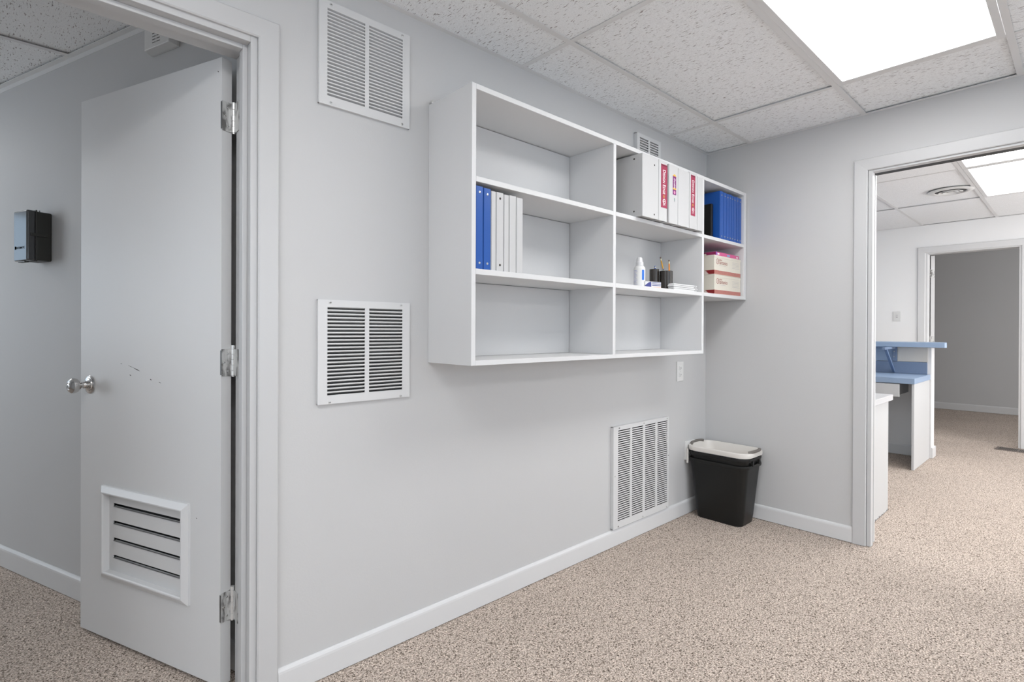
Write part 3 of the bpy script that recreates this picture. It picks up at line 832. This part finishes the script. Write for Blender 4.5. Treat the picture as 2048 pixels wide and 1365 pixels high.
# thick white binders, upper middle bay, overhanging the shelf edge
YF = -0.302
big = [(-1.2022, -1.0640, 'very thick white binder with dark rivet holes, leftmost of the upper row', 0.296, 'holes'),
       (-1.0640, -0.9860, 'white binder with the tall maroon label beside the thickest binder', 0.296, 'DE'),
       (-0.9700, -0.8850, 'white binder with the short purple and yellow label', 0.294, 'DU'),
       (-0.8840, -0.7720, 'wide plain white binder between the purple and second maroon label', 0.290, None),
       (-0.7710, -0.6880, 'white binder with the second, narrower maroon label', 0.296, 'DE2'),
       (-0.6870, -0.6250, 'narrow plain white binder at the right end of the upper row', 0.288, None)]
def brand_label(t, w_, kind, hz):
    """labels on the spine, face y just in front of 0; text reads downwards"""
    y = -0.0010
    if kind in ('DE', 'DE2'):
        x0, x1, z0, z1 = (0.021-w_/2, 0.076-w_/2, 0.066, 0.279) if kind == 'DE' else (0.016-w_/2, 0.060-w_/2, 0.069, 0.283)
        b = MB(); b.m(maroon_m).box(x0, x1, y, -0.0001, z0, z1)
        b.m(mat('dark_maroon', (0.13, 0.01, 0.03), 0.5)).box(x0, x1, y-0.0002, y, z1-0.008, z1-0.003)
        wx = x1-x0
        b.m(print_w)
        yy = y-0.0003
        big_s, sm_s = wx*0.66, wx*0.50
        z = z1-0.026
        runs = (('D', big_s, 0.08), ('ESIGN', sm_s, 0.45), ('E', big_s, 0.08), ('DGE', sm_s, 0.1))
        tot = sum(text_verts(r_[0], r_[1])[2]+r_[1]*r_[2] for r_ in runs)
        fx = 0.122/tot
        for s, sz, gp in runs:
            wd = add_text(b, s, sz, (x0+wx*0.28, yy, z), (0, 0, -1), (1, 0, 0), sx=fx)
            z -= wd+sz*gp*fx
        # emblem: yellow burst then ringed mark and fine print
        zc = z-0.010
        b.m(yellow_m)
        for a in range(5):
            an = a*1.256
            b.prism([(x0+wx*0.45+0.010*math.cos(an), zc+0.009*math.sin(an)), (x0+wx*0.45+0.004*math.cos(an+0.6), zc+0.004*math.sin(an+0.6)), (x0+wx*0.45+0.003*math.cos(an-0.9), zc+0.003*math.sin(an-0.9))], yy-0.0001, yy, 'y')
        zc -= 0.024
        b.m(print_w)
        b.prism([(x0+wx*0.5+wx*0.24*math.cos(a*PI/10), zc+wx*0.24*math.sin(a*PI/10)) for a in range(20)], yy-0.0001, yy, 'y')
        b.m(maroon_m)
        b.prism([(x0+wx*0.5+wx*0.17*math.cos(a*PI/10), zc+wx*0.17*math.sin(a*PI/10)) for a in range(20)], yy-0.0002, yy-0.0001, 'y')
        b.m(print_w); b.box(x0+wx*0.36, x0+wx*0.62, yy-0.0003, yy, zc-0.0014, zc+0.0014)
        b.box(x0+wx*0.42, x0+wx*0.48, yy-0.0003, yy, zc-0.006, zc+0.006)
        for k_ in range(2): b.box(x0+wx*0.30, x0+wx*(0.75-0.2*k_), yy-0.0001, yy, zc-0.016-k_*0.004, zc-0.0145-k_*0.004)
        b.build('spine_label', None, t)
    elif kind == 'DU':
        x0, x1, z0, z1 = 0.036-w_/2, 0.066-w_/2, 0.147, 0.240
        b = MB(); b.m(purple_m).box(x0, x1, y, -0.0001, z0, z1)
        b.m(yellow_m).prism([(x0, z1), (x1, z1), (x1, z1+0.004), ((x0+x1)/2, z1+0.011), (x0, z1+0.004)], y, -0.0001, 'y')
        b.box(x0, x1, y-0.0002, y, z0+0.026, z0+0.034)
        b.m(print_w); add_text(b, 'Durable', 0.021, (x0+0.0085, y-0.0003, z1-0.010), (0, 0, -1), (1, 0, 0), 'shear', 0.74)
        b.m(mat('pink_print', (0.7, 0.3, 0.45), 0.5)).prism([((x0+x1)/2+0.008*math.cos(a*PI/8), z0+0.012+0.008*math.sin(a*PI/8)) for a in range(16)], y-0.0002, y, 'y')
        b.m(mat('teal_print', (0.25, 0.36, 0.34), 0.5)).box(x0+0.012, x0+0.019, y, -0.0001, z0-0.030, z0-0.016)
        b.m(print_g).box(x0+0.013, x0+0.018, y, -0.0001, z0-0.036, z0-0.031)
        b.build('spine_label', None, t)
for xa, xb, lb, hh, kd in big:
    t = binder(xb-xa, lb, white_b, xa, YF, ZA1, 'thick white binders in the upper middle bay', h=hh, d=0.285, rivets=0, cover_holes=(kd == 'holes'))
    w_ = xb-xa
    if kd == 'holes':
        for zz in (0.020, 0.258):
            b = MB(); b.cyl((0.101-w_/2, 0, zz), (0.101-w_/2, -0.0006, zz), 0.0042, n=14); b.build('rivet_hole', chip_hole_m, t)
    else: brand_label(t, w_, kd, ZA1)
# blue binders, upper right bay
edges_b = [-0.3235, -0.281, -0.242, -0.208, -0.178, -0.148, -0.110, -0.076, -0.0390]
bl_lab = ['blue binder at the left end of the blue row, its cover showing',
          'blue binder second from the left in the blue row of the upper right bay', 'blue binder third from the left in the blue row of the upper right bay',
          'blue binder fourth from the left in the blue row of the upper right bay', 'blue binder fourth from the right in the blue row of the upper right bay',
          'blue binder third from the right in the blue row of the upper right bay', 'blue binder second from the right in the blue row of the upper right bay',
          'blue binder at the right end of the blue row, against the shelf side']
for i in range(8):
    binder(edges_b[i+1]-edges_b[i]-0.0004, bl_lab[i], blue_b, edges_b[i], -0.252, ZA1, 'blue binders in the upper right bay', h=0.286-0.001*(i % 3), d=0.236, rivets=1)
# black upright slab left of the blue binders
t = thing('bookend', 'black upright bookend standing left of the blue binders', 'bookend', (-0.345, -0.115, ZA1))
b = MB(); b.box(-0.012, 0.012, -0.10, 0.09, 0.0, 0.212); b.build('upright', black_m, t, bevel=0.004)
b = MB(); b.box(-0.11, -0.012, -0.10, 0.09, 0.0, 0.0015); b.build('foot', black_m, t)

# ================================================================== CHECK BOXES
def carton(z, label, w0=0.341, x0=-0.3865, yf=-0.250, h=0.1135, gap=True):
    t = thing('storage_carton', label, 'carton', (x0+w0/2, yf, z), 0, 'printed cartons in the lower right bay')
    d = 0.235
    b = MB(); b.box(-w0/2, w0/2, 0, d, 0, h-0.002); b.build('body', carton_m, t, bevel=0.001)
    b = MB()
    b.m(band_m).box(-w0/2, w0/2, -0.0006, 0, 0.003, 0.026)
    b.m(bandside_m).box(-w0/2-0.0006, -w0/2, 0.0, d, 0.003, 0.026)
    b.build('printed_band', None, t)
    b = MB()
    b.m(print_r)
    cx, cz = -w0/2+0.040, 0.078
    R, r_ = 0.0165, 0.0135
    ring = [(cx+R*math.cos(a*PI/14), cz+R*math.sin(a*PI/14)) for a in range(29)]
    inn = [(cx+r_*math.cos(a*PI/14), cz+r_*math.sin(a*PI/14)) for a in range(29)]
    for a in range(28): b.prism([ring[a], ring[a+1], inn[a+1], inn[a]], -0.0005, 0, 'y')
    b.prism([(cx-0.004, cz-0.009), (cx-0.001, cz-0.009), (cx+0.006, cz+0.008), (cx+0.003, cz+0.009)], -0.0005, 0, 'y')
    b.m(mat('faded_red_print', (0.34, 0.12, 0.10), 0.5))
    add_text(b, 'global', 0.016, (cx+0.019, -0.0005, cz+0.006), (1, 0, 0), (0, 0, 1), sx=0.95)
    add_text(b, 'cartonics', 0.031, (cx+0.019, -0.0005, cz-0.014), (1, 0, 0), (0, 0, 1), sx=0.92)
    b.m(print_g)
    for k_ in range(5): b.box(w0/2-0.112, w0/2-(0.022 if k_ != 4 else 0.010), -0.0004, 0, cz+0.008-k_*0.0085, cz+0.0092-k_*0.0085)
    b.box(cx+0.020, cx+0.105, -0.0004, 0, cz-0.0225, cz-0.0212)
    b.build('printed_front', None, t)
    b = MB(); b.box(-w0/2-0.0005, -w0/2, 0.085, 0.16, 0.045, 0.088); b.build('hand_hole', chip_hole_m, t)
    b = MB(); b.box(-w0/2-0.0012, w0/2+0.0012, -0.0014, d, h-0.0135, h); b.build('lid_rim', carton_m, t, bevel=0.0006)
    return t
carton(ZB1, 'cream printed carton with a red band, lower of the two stacked cartons')
carton(ZB1+0.1145, 'cream printed carton with a red band, stacked on the lower carton', x0=-0.3880)
t = thing('flat_box', 'thin pink and magenta box lying on top of the stacked cartons', 'box', (-0.204, -0.243, ZB1+0.1145*2))
b = MB(); b.m(pink_m).box(-0.150, 0.150, 0, 0.19, 0, 0.022); b.build('body', None, t, bevel=0.001)
b = MB(); b.m(pinkside_m).box(-0.1506, -0.150, 0, 0.19, 0.001, 0.021); b.m(print_w).box(-0.132, -0.108, -0.0005, 0, 0.006, 0.015); b.box(0.115, 0.135, -0.0005, 0, 0.006, 0.014)
b.m(mat('light_blue_print', (0.2, 0.4, 0.6), 0.5)).box(-0.010, 0.028, -0.0005, 0, 0.005, 0.015)
b.m(mat('violet_print', (0.35, 0.12, 0.5), 0.5)).box(-0.150, -0.135, -0.0005, 0, 0.001, 0.021)
b.m(carton_m).box(-0.1512, -0.1506, 0.06, 0.12, 0.004, 0.014)
b.build('printed_faces', None, t)

# ================================================================== THINGS ON THE MIDDLE SHELF
Z = ZB1
t = thing('pump_bottle', 'white lotion bottle with a blue label stripe on the middle shelf', 'bottle', (-1.071, -0.2, Z))
b = MB(); b.lathe([(0, 0), (0.026, 0), (0.0285, 0.003), (0.0285, 0.092), (0.026, 0.101), (0.020, 0.107), (0.0175, 0.109), (0.0175, 0.112)], (0, 0, 0), (0, 0, 1), 32); b.build('body', white_p, t)
b = MB(); b.lathe([(0, 0.108), (0.0195, 0.108), (0.0195, 0.124), (0.0165, 0.1265), (0.0150, 0.130), (0.0135, 0.145), (0.011, 0.1495), (0, 0.150)], (0, 0, 0), (0, 0, 1), 24)
b.build('cap', mat('translucent_cap', (0.66, 0.66, 0.67), 0.3), t)
lb = MB()
def on_bottle(a0, a1, z0, z1, r=0.0288):
    n = 6
    rings = [[Vector((r*math.cos(a0+(a1-a0)*i/n), r*math.sin(a0+(a1-a0)*i/n), zz)) for zz in (z0, z1)] for i in range(n+1)]
    vs = [p for r_ in rings for p in r_]; lb._add(vs, [[2*i, 2*i+2, 2*i+3, 2*i+1] for i in range(n)])
vd = math.atan2(-1.519, -2.27)       # direction from the bottle towards the camera
lb.m(mat('blue_label', (0.02, 0.16, 0.62), 0.4)); on_bottle(vd+0.42, vd+0.90, 0.036, 0.086)
lb.m(print_lb)
for k_ in range(11): on_bottle(vd-1.25, vd-0.35-0.25*((k_*7) % 3)/2, 0.014+k_*0.0068, 0.0165+k_*0.0068)
lb.build('label', None, t, recalc=False)

t = thing('pencil_cup', 'dark brown two compartment pencil cup on the middle shelf', 'pencil cup', (-0.742, -0.15, Z))
def cup(cx, cy, r, h, nm):
    b = MB(); b.lathe([(0, 0), (r, 0), (r, h-0.001), (r-0.0008, h), (r-0.002, h), (r-0.0028, h-0.001), (r-0.0028, 0.004), (0, 0.004)], (cx, cy, 0), (0, 0, 1), 40)
    return b.build(nm, mat('dark_brown_plastic', (0.030, 0.025, 0.021), 0.25), t)
cup(0, 0, 0.0355, 0.112, 'large_cup'); cup(-0.040, 0.048, 0.026, 0.123, 'small_cup')
def stick(name, label, cat, p, q, r, m_body, cap_m, cap=0.012, tip=None):
    p = Vector(p); q = Vector(q); d = (q-p).normalized(); L = (q-p).length
    t = thing(name, label, cat, p)
    b = MB(); b.cyl((0, 0, 0), d*(L-cap), r, n=6 if 'pencil' in name else 12); b.build('barrel', m_body, t)
    b = MB(); b.cyl(d*(L-cap), d*(L-cap*0.45), r*1.05, n=12); b.build('ferrule' if 'pencil' in name else 'clip_ring', ferrule_m if cap_m is not eraser_m or True else cap_m, t)
    b = MB(); b.cyl(d*(L-cap*0.45), d*L, r*0.95, n=12); b.build('eraser' if 'pencil' in name else 'end_cap', cap_m, t)
    return t
stick('pencil', 'yellow pencil leaning left out of the pencil cup', 'pencil', (-0.742+0.0075, -0.15-0.008, Z+0.005), (-0.742-0.0385, -0.15+0.012, Z+0.187), 0.0036, pencil_y, eraser_m, 0.020)
stick('pencil', 'shorter orange pencil with a white ferrule in the pencil cup', 'pencil', (-0.742+0.0, -0.15-0.022, Z+0.005), (-0.742+0.030, -0.15+0.0, Z+0.176), 0.0036, pencil_o, eraser_m, 0.022)
stick('pen', 'blue pen standing in the smaller cup compartment', 'pen', (-0.742-0.048, -0.15+0.040, Z+0.005), (-0.742-0.052, -0.15+0.036, Z+0.139), 0.0048, mat('blue_pen', (0.01, 0.05, 0.30), 0.3), mat('blue_pen', (0, 0, 0)), 0.01)
stick('pen', 'short blue pen leaning inside the larger cup compartment', 'pen', (-0.742-0.006, -0.15+0.018, Z+0.005), (-0.742-0.022, -0.15+0.002, Z+0.124), 0.0046, mat('blue_pen', (0, 0, 0)), mat('blue_pen', (0, 0, 0)), 0.01)

t = thing('eraser_box', 'small navy and white striped carton in front of the pencil cup', 'box', (-1.015, -0.228, Z), math.radians(-12))
b = MB(); b.m(paper_m).box(-0.055, 0.055, -0.018, 0.018, 0, 0.030); b.build('body', None, t, bevel=0.0008)
b = MB(); b.m(navy_m)
b.prism([(-0.056, 0.006), (-0.056, 0.010), (-0.030, 0.026), (-0.014, 0.0295), (-0.014, 0.001), (-0.026, 0.003)], -0.0186, -0.018, 'y')
for k_ in range(3): b.box(-0.008, 0.053, -0.0186, -0.018, 0.010+k_*0.0075, 0.013+k_*0.0075)
b.m(mat('peach_print', (0.75, 0.5, 0.4), 0.5)).box(-0.008, 0.053, -0.0186, -0.018, 0.002, 0.005)
b.build('printed_front', None, t)

packs = ['white paper packet, lowest of the small stack on the middle shelf', 'white paper packet second from the bottom of the small stack',
         'white paper packet second from the top of the small stack', 'white paper packet on top of the small stack']
for i, lb_ in enumerate(packs):
    w_ = (0.240, 0.244, 0.246, 0.238)[i]
    t = thing('paper_packet', lb_, 'paper packet', (-0.709+(0.0, 0.004, -0.003, 0.002)[i], -0.232, Z+0.0088*i), math.radians((0.5, -0.8, 0.6, -0.4)[i]), 'stacked white paper packets')
    b = MB(); b.box(-w_/2, w_/2, -0.018, 0.018, 0.0003, 0.0085); b.build('sheets', paper_m, t, bevel=0.0028)
    b = MB(); b.box(w_/2-0.028, w_/2-0.012, -0.0185, -0.0175, 0.0008, 0.0082); b.build('tape_end', tee_m, t)
t = thing('paper_sheet', 'thin white card lying under the small stack of packets', 'card', (-0.885, -0.222, Z))
b = MB(); b.box(-0.050, 0.050, -0.03, 0.03, 0.0002, 0.0018); b.build('sheet', paper_m, t)

# ================================================================== WASTEBASKETS
def rrect(hx, hy, r, z, n=8, cx=0, cy=0):
    pts = []
    for (sx, sy, a0) in ((1, 1, 0), (-1, 1, PI/2), (-1, -1, PI), (1, -1, 1.5*PI)):
        for i in range(n+1):
            a = a0+PI/2*i/n
            pts.append(Vector((cx+sx*(hx-r)+r*math.cos(a), cy+sy*(hy-r)+r*math.sin(a), z)))
    return pts
def basket_mesh(z0, htot):
    b = MB()
    R = [(0.088, 0.136, 0.035, 0.0), (0.094, 0.142, 0.040, 0.004), (0.100, 0.149, 0.044, 0.05), (0.119, 0.178, 0.052, htot-0.03), (0.120, 0.180, 0.052, htot-0.022),
         (0.127, 0.187, 0.056, htot-0.020), (0.129, 0.189, 0.057, htot-0.010), (0.128, 0.188, 0.057, htot-0.002), (0.125, 0.185, 0.055, htot), (0.120, 0.180, 0.052, htot-0.002),
         (0.1165, 0.1765, 0.050, htot-0.03), (0.097, 0.146, 0.042, 0.05), (0.092, 0.140, 0.038, 0.008)]
    b.loft([rrect(hx, hy, r, z0+z) for hx, hy, r, z in R], (True, True))
    return b
BC = (-0.152, -0.205)
t = thing('wastebasket', 'black rectangular wastebasket on the carpet in the corner, the outer one', 'wastebasket', (BC[0], BC[1], 0))
basket_mesh(0.0, 0.368).build('body', black_m, t)
t = thing('wastebasket', 'black wastebasket nested inside the outer one, only its rim showing', 'wastebasket', (BC[0]+0.001, BC[1], 0.047))
basket_mesh(0.0, 0.362).build('body', black_m, t)
for x in (-0.045, 0.045):
    b = MB(); b.box(x-0.008, x+0.008, -0.195, -0.184, 0.318, 0.345); b.build('rim_lug', black_m, t)
t = thing('plastic_tub', 'cream plastic tub with grey grip handles resting in the top wastebasket', 'tub', (BC[0]+0.002, BC[1], 0.300))
b = MB()
zt = 0.142
R = [(0.080, 0.125, 0.04, 0.0), (0.084, 0.130, 0.045, 0.003), (0.108, 0.166, 0.055, 0.095), (0.118, 0.180, 0.060, 0.112), (0.131, 0.1945, 0.066, 0.114), (0.133, 0.1955, 0.067, 0.126), (0.131, 0.194, 0.066, 0.138), (0.127, 0.191, 0.064, zt),
     (0.121, 0.185, 0.060, zt), (0.117, 0.181, 0.058, 0.134), (0.105, 0.163, 0.053, 0.095), (0.081, 0.127, 0.042, 0.006)]
b.loft([rrect(hx, hy, r, z) for hx, hy, r, z in R], (True, True))
b.build('body', cream_p, t)
for s in (-1, 1):
    pts = [Vector((0.075*math.cos(a)*1.0, s*(0.176+0.018*math.sin(a)), zt+0.002+0.004*math.sin(a))) for a in [PI*i/12 for i in range(13)]]
    b = MB(); b.tube(pts, 0.0085, 12); b.build('grip_handle', gray_grip, t)
b = MB(); b.box(-0.127, -0.119, 0.176, 0.186, 0.03, 0.12); b.build('clip_strip', cream_p, t)  # strip hanging at the handle end of the tub

# ================================================================== SIDE ROOM: SOUNDER AND TIMER BOX ON THE ANGLED WALL
def aw_thing(name, label, cat, s, z):
    t = thing(name, label, cat); t.matrix_world = AW @ Matrix.Translation((s, 0, z)); return t
t = aw_thing('chime_box', 'white slotted chime box high on the angled wall, partly hidden by the door head', 'chime', -0.213, 2.186)
b = MB()
rings = [[Vector((x*k, y, zc+z*k2)) for x, z in ((-0.083, -0.058), (0.083, -0.058), (0.083, 0.058), (-0.083, 0.058))] for (k, k2, y, zc) in ((1, 1, 0.0005, 0.058), (1.0, 1.0, 0.010, 0.058), (0.93, 0.90, 0.034, 0.058), (0.90, 0.87, 0.036, 0.058))]
b.loft(rings, (True, True), smooth=False); b.build('housing', white_p, t, bevel=0.001)
b = MB()
for r_ in range(6):
    for c_ in range(2): b.box(-0.022+c_*0.026, -0.001+c_*0.026, 0.0358, 0.0364, 0.022+r_*0.011, 0.0245+r_*0.011)
b.build('sound_slots', chip_hole_m, t)
t = aw_thing('timer_box', 'dark metal timer box with latch mounted on the angled wall', 'timer box', 0.696, 1.449)
wx, dz_, dp = 0.060, 0.218, 0.090
b = MB(); b.box(-wx, wx, 0.0005, dp-0.032, 0.002, dz_-0.002); b.build('case', olive_m, t, bevel=0.006, seg=3)
b = MB(); b.box(-wx-0.0015, wx+0.0015, dp-0.031, dp, 0, dz_); cv = b.build('cover', gloss_m, t, bevel=0.006, seg=3)
b = MB(); b.box(-wx-0.0035, wx+0.0035, dp-0.036, dp-0.030, -0.003, dz_+0.003); b.build('rim', olive_m, t, bevel=0.0015)
b = MB(); b.box(-wx-0.007, -wx-0.001, 0.018, dp-0.012, 0.106, 0.120); b.build('latch', olive_m, t, bevel=0.0015)
b = MB(); b.box(-0.03, 0.03, dp-0.02, dp-0.004, -0.007, -0.002); b.build('hinge_lip', olive_m, t, bevel=0.001)
b = MB(); b.cyl((-0.02, 0.03, dz_), (-0.02, 0.03, dz_+0.010), 0.003, n=8); b.build('mounting_ear', worn_m, t)
b = MB(); b.m(mat('nameplate_print', (0.0, 0.0, 0.0), 0.9, spec=0.0))
b.box(0.036, 0.048, dp+0.0001, dp+0.0004, 0.050, 0.064)
add_text(b, 'INTERMATIC', 0.0135, (0.034, dp+0.0004, 0.0515), (-1, 0, 0), (0, 0, 1))
b.build('nameplate', None, t)

# ================================================================== OFFICE: COUNTER, DESK, CABINET
# half wall carrying the raised bar
b = MB(); b.box(2.757, 2.894, -0.757, 2.6, 0, 1.015)
struct('wall_half', b, mat('half_wall_paint', (0.74, 0.74, 0.74), 0.5), 'low white half wall carrying the blue bar top', 'half wall', bevel=0.002)
b = MB()
b.prism([(2.757+p[0], p[1]) for p in base_profile(0.10)], -0.728, 2.6, 'y')
b.prism([(p[0]-0.757, p[1]) for p in base_profile(0.10)], 2.757, 2.894, 'x')
b.prism([(2.894-p[0], p[1]) for p in base_profile(0.10)], -0.769, 2.6, 'y')
struct('baseboard_half', b, trim_m, 'white baseboard wrapped around the end of the half wall', 'baseboard')
t = thing('bar_counter', 'blue laminate bar top on the half wall', 'counter top', (2.8, -0.5, 1.016))
b = MB()
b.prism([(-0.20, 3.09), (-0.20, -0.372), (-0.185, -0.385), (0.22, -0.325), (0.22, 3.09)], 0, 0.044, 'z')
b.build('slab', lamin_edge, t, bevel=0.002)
hwall = bpy.data.objects['wall_half']
b = MB(); b.box(2.7505, 2.7565, -0.730, -0.502, 0.878, 1.014); b.build('beige_panel', beige_m, hwall)
b = MB(); b.box(2.749, 2.7565, -0.500, 2.5, 0.878, 1.014); b.build('blue_panel', lamin_edge, hwall)
t = thing('bar_bracket', 'blue triangular bracket holding up the bar top', 'bracket', (2.748, -0.478, 0.77))
b = MB(); b.box(-0.011, 0, -0.022, 0.012, 0.108, 0.244); bp_ = b.build('wall_plate', lamin_m, t, bevel=0.001)
b = MB(); b.box(-0.40, -0.011, -0.012, 0.012, 0.225, 0.244); b.build('arm', lamin_m, t, bevel=0.001)
b = MB(); b.prism([(-0.335, 0.225), (-0.305, 0.225), (-0.014, 0.022), (-0.014, 0.002), (-0.024, 0.002)], -0.010, 0.010, 'y'); b.build('brace', mat('blue_brace', (0.12, 0.18, 0.30), 0.4), t)
for zz in (0.15, 0.20):
    b = MB(); b.cyl((-0.011, 0.0, zz), (-0.013, 0.0, zz), 0.005, n=10); b.build('screw', worn_m, bp_)
dk = thing('counter_desk', 'built in desk with a blue laminate top below the bar', 'desk', (2.1, -0.75, 0))
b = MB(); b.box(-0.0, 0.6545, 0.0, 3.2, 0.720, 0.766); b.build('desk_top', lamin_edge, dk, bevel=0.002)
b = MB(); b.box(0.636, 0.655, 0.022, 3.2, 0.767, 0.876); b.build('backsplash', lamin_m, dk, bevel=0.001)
b = MB(); b.box(0.012, 0.643, 0.004, 0.022, 0.002, 0.719); b.build('side_panel', cab_m, dk, bevel=0.001)
b = MB(); b.box(0.02, 0.45, 0.125, 0.95, 0.612, 0.716); dw = b.build('drawer', cab_m, dk, bevel=0.002)
b = MB(); b.box(0.004, 0.02, 0.105, 0.97, 0.606, 0.714); b.build('drawer_front', cab_m, dw, bevel=0.003)
b = MB(); b.box(0.45, 0.62, 0.022, 0.06, 0.60, 0.72); b.build('cleat', cab_m, dk)
cb = thing('base_cabinet', 'white laminate base cabinet just inside the office, next to the opening', 'cabinet', (0.125, -0.850, 0))
b = MB(); b.box(0, 0.650, 0, 0.9, 0.002, 0.712); b.build('body', cab_m, cb, bevel=0.0015)
b = MB(); b.box(-0.0, 0.682, -0.018, 0.92, 0.713, 0.749); b.build('counter_top', mat('grey_white_laminate', (0.54, 0.54, 0.55), 0.4), cb, bevel=0.002)
b = MB()
for k_ in range(14):
    xx = 0.25+k_*0.03+random.uniform(-.008, .008); b.box(xx, xx+random.uniform(.006, .014), -0.0006, 0.0, 0.002, random.uniform(.006, .014))
b.build('chipped_edge', chip_hole_m, cb)

# round diffuser in the office ceiling
t = thing('round_diffuser', 'round white air diffuser in the office ceiling', 'air diffuser', (2.31, -0.945, H))
b = MB(); b.lathe([(0.150, 0.0), (0.152, -0.003), (0.140, -0.008), (0.115, -0.012), (0.108, -0.010), (0.104, -0.002)], (0, 0, 0), (0, 0, 1), 48); b.build('outer_ring', white_p, t, recalc=False)
b = MB(); b.lathe([(0.104, -0.002), (0.0, -0.001)], (0, 0, 0), (0, 0, 1), 48); b.build('throat', mat('throat_grey', (0.10, 0.10, 0.10), 0.7), t, recalc=False)
for r_ in (0.082, 0.052):
    b = MB(); b.lathe([(r_, -0.012), (r_-0.004, -0.015), (r_-0.022, -0.006), (r_-0.021, -0.004), (r_, -0.012)], (0, 0, 0), (0, 0, 1), 40); b.build('cone_ring', white_p, t)
b = MB(); b.lathe([(0.0, -0.014), (0.020, -0.013), (0.022, -0.011), (0.0, -0.010)], (0, 0, 0), (0, 0, 1), 24); b.build('center_disc', white_p, t)

# floor register
t = thing('floor_register', 'brown metal floor register in the carpet before the distant doorway', 'floor register', (3.80, -1.27, 0), math.radians(-4))
b = MB(); b.box(-0.095, 0.095, -0.165, 0.165, 0.0, 0.004); fr_ = b.build('frame', brown_m, t, bevel=0.001)
for s in (-1, 1):
    b = MB()
    for k_ in range(11): b.box(-0.06, 0.06, s*0.075-0.066+k_*0.0125, s*0.075-0.061+k_*0.0125, 0.004, 0.0046)
    b.build('slots', dark_m, t)
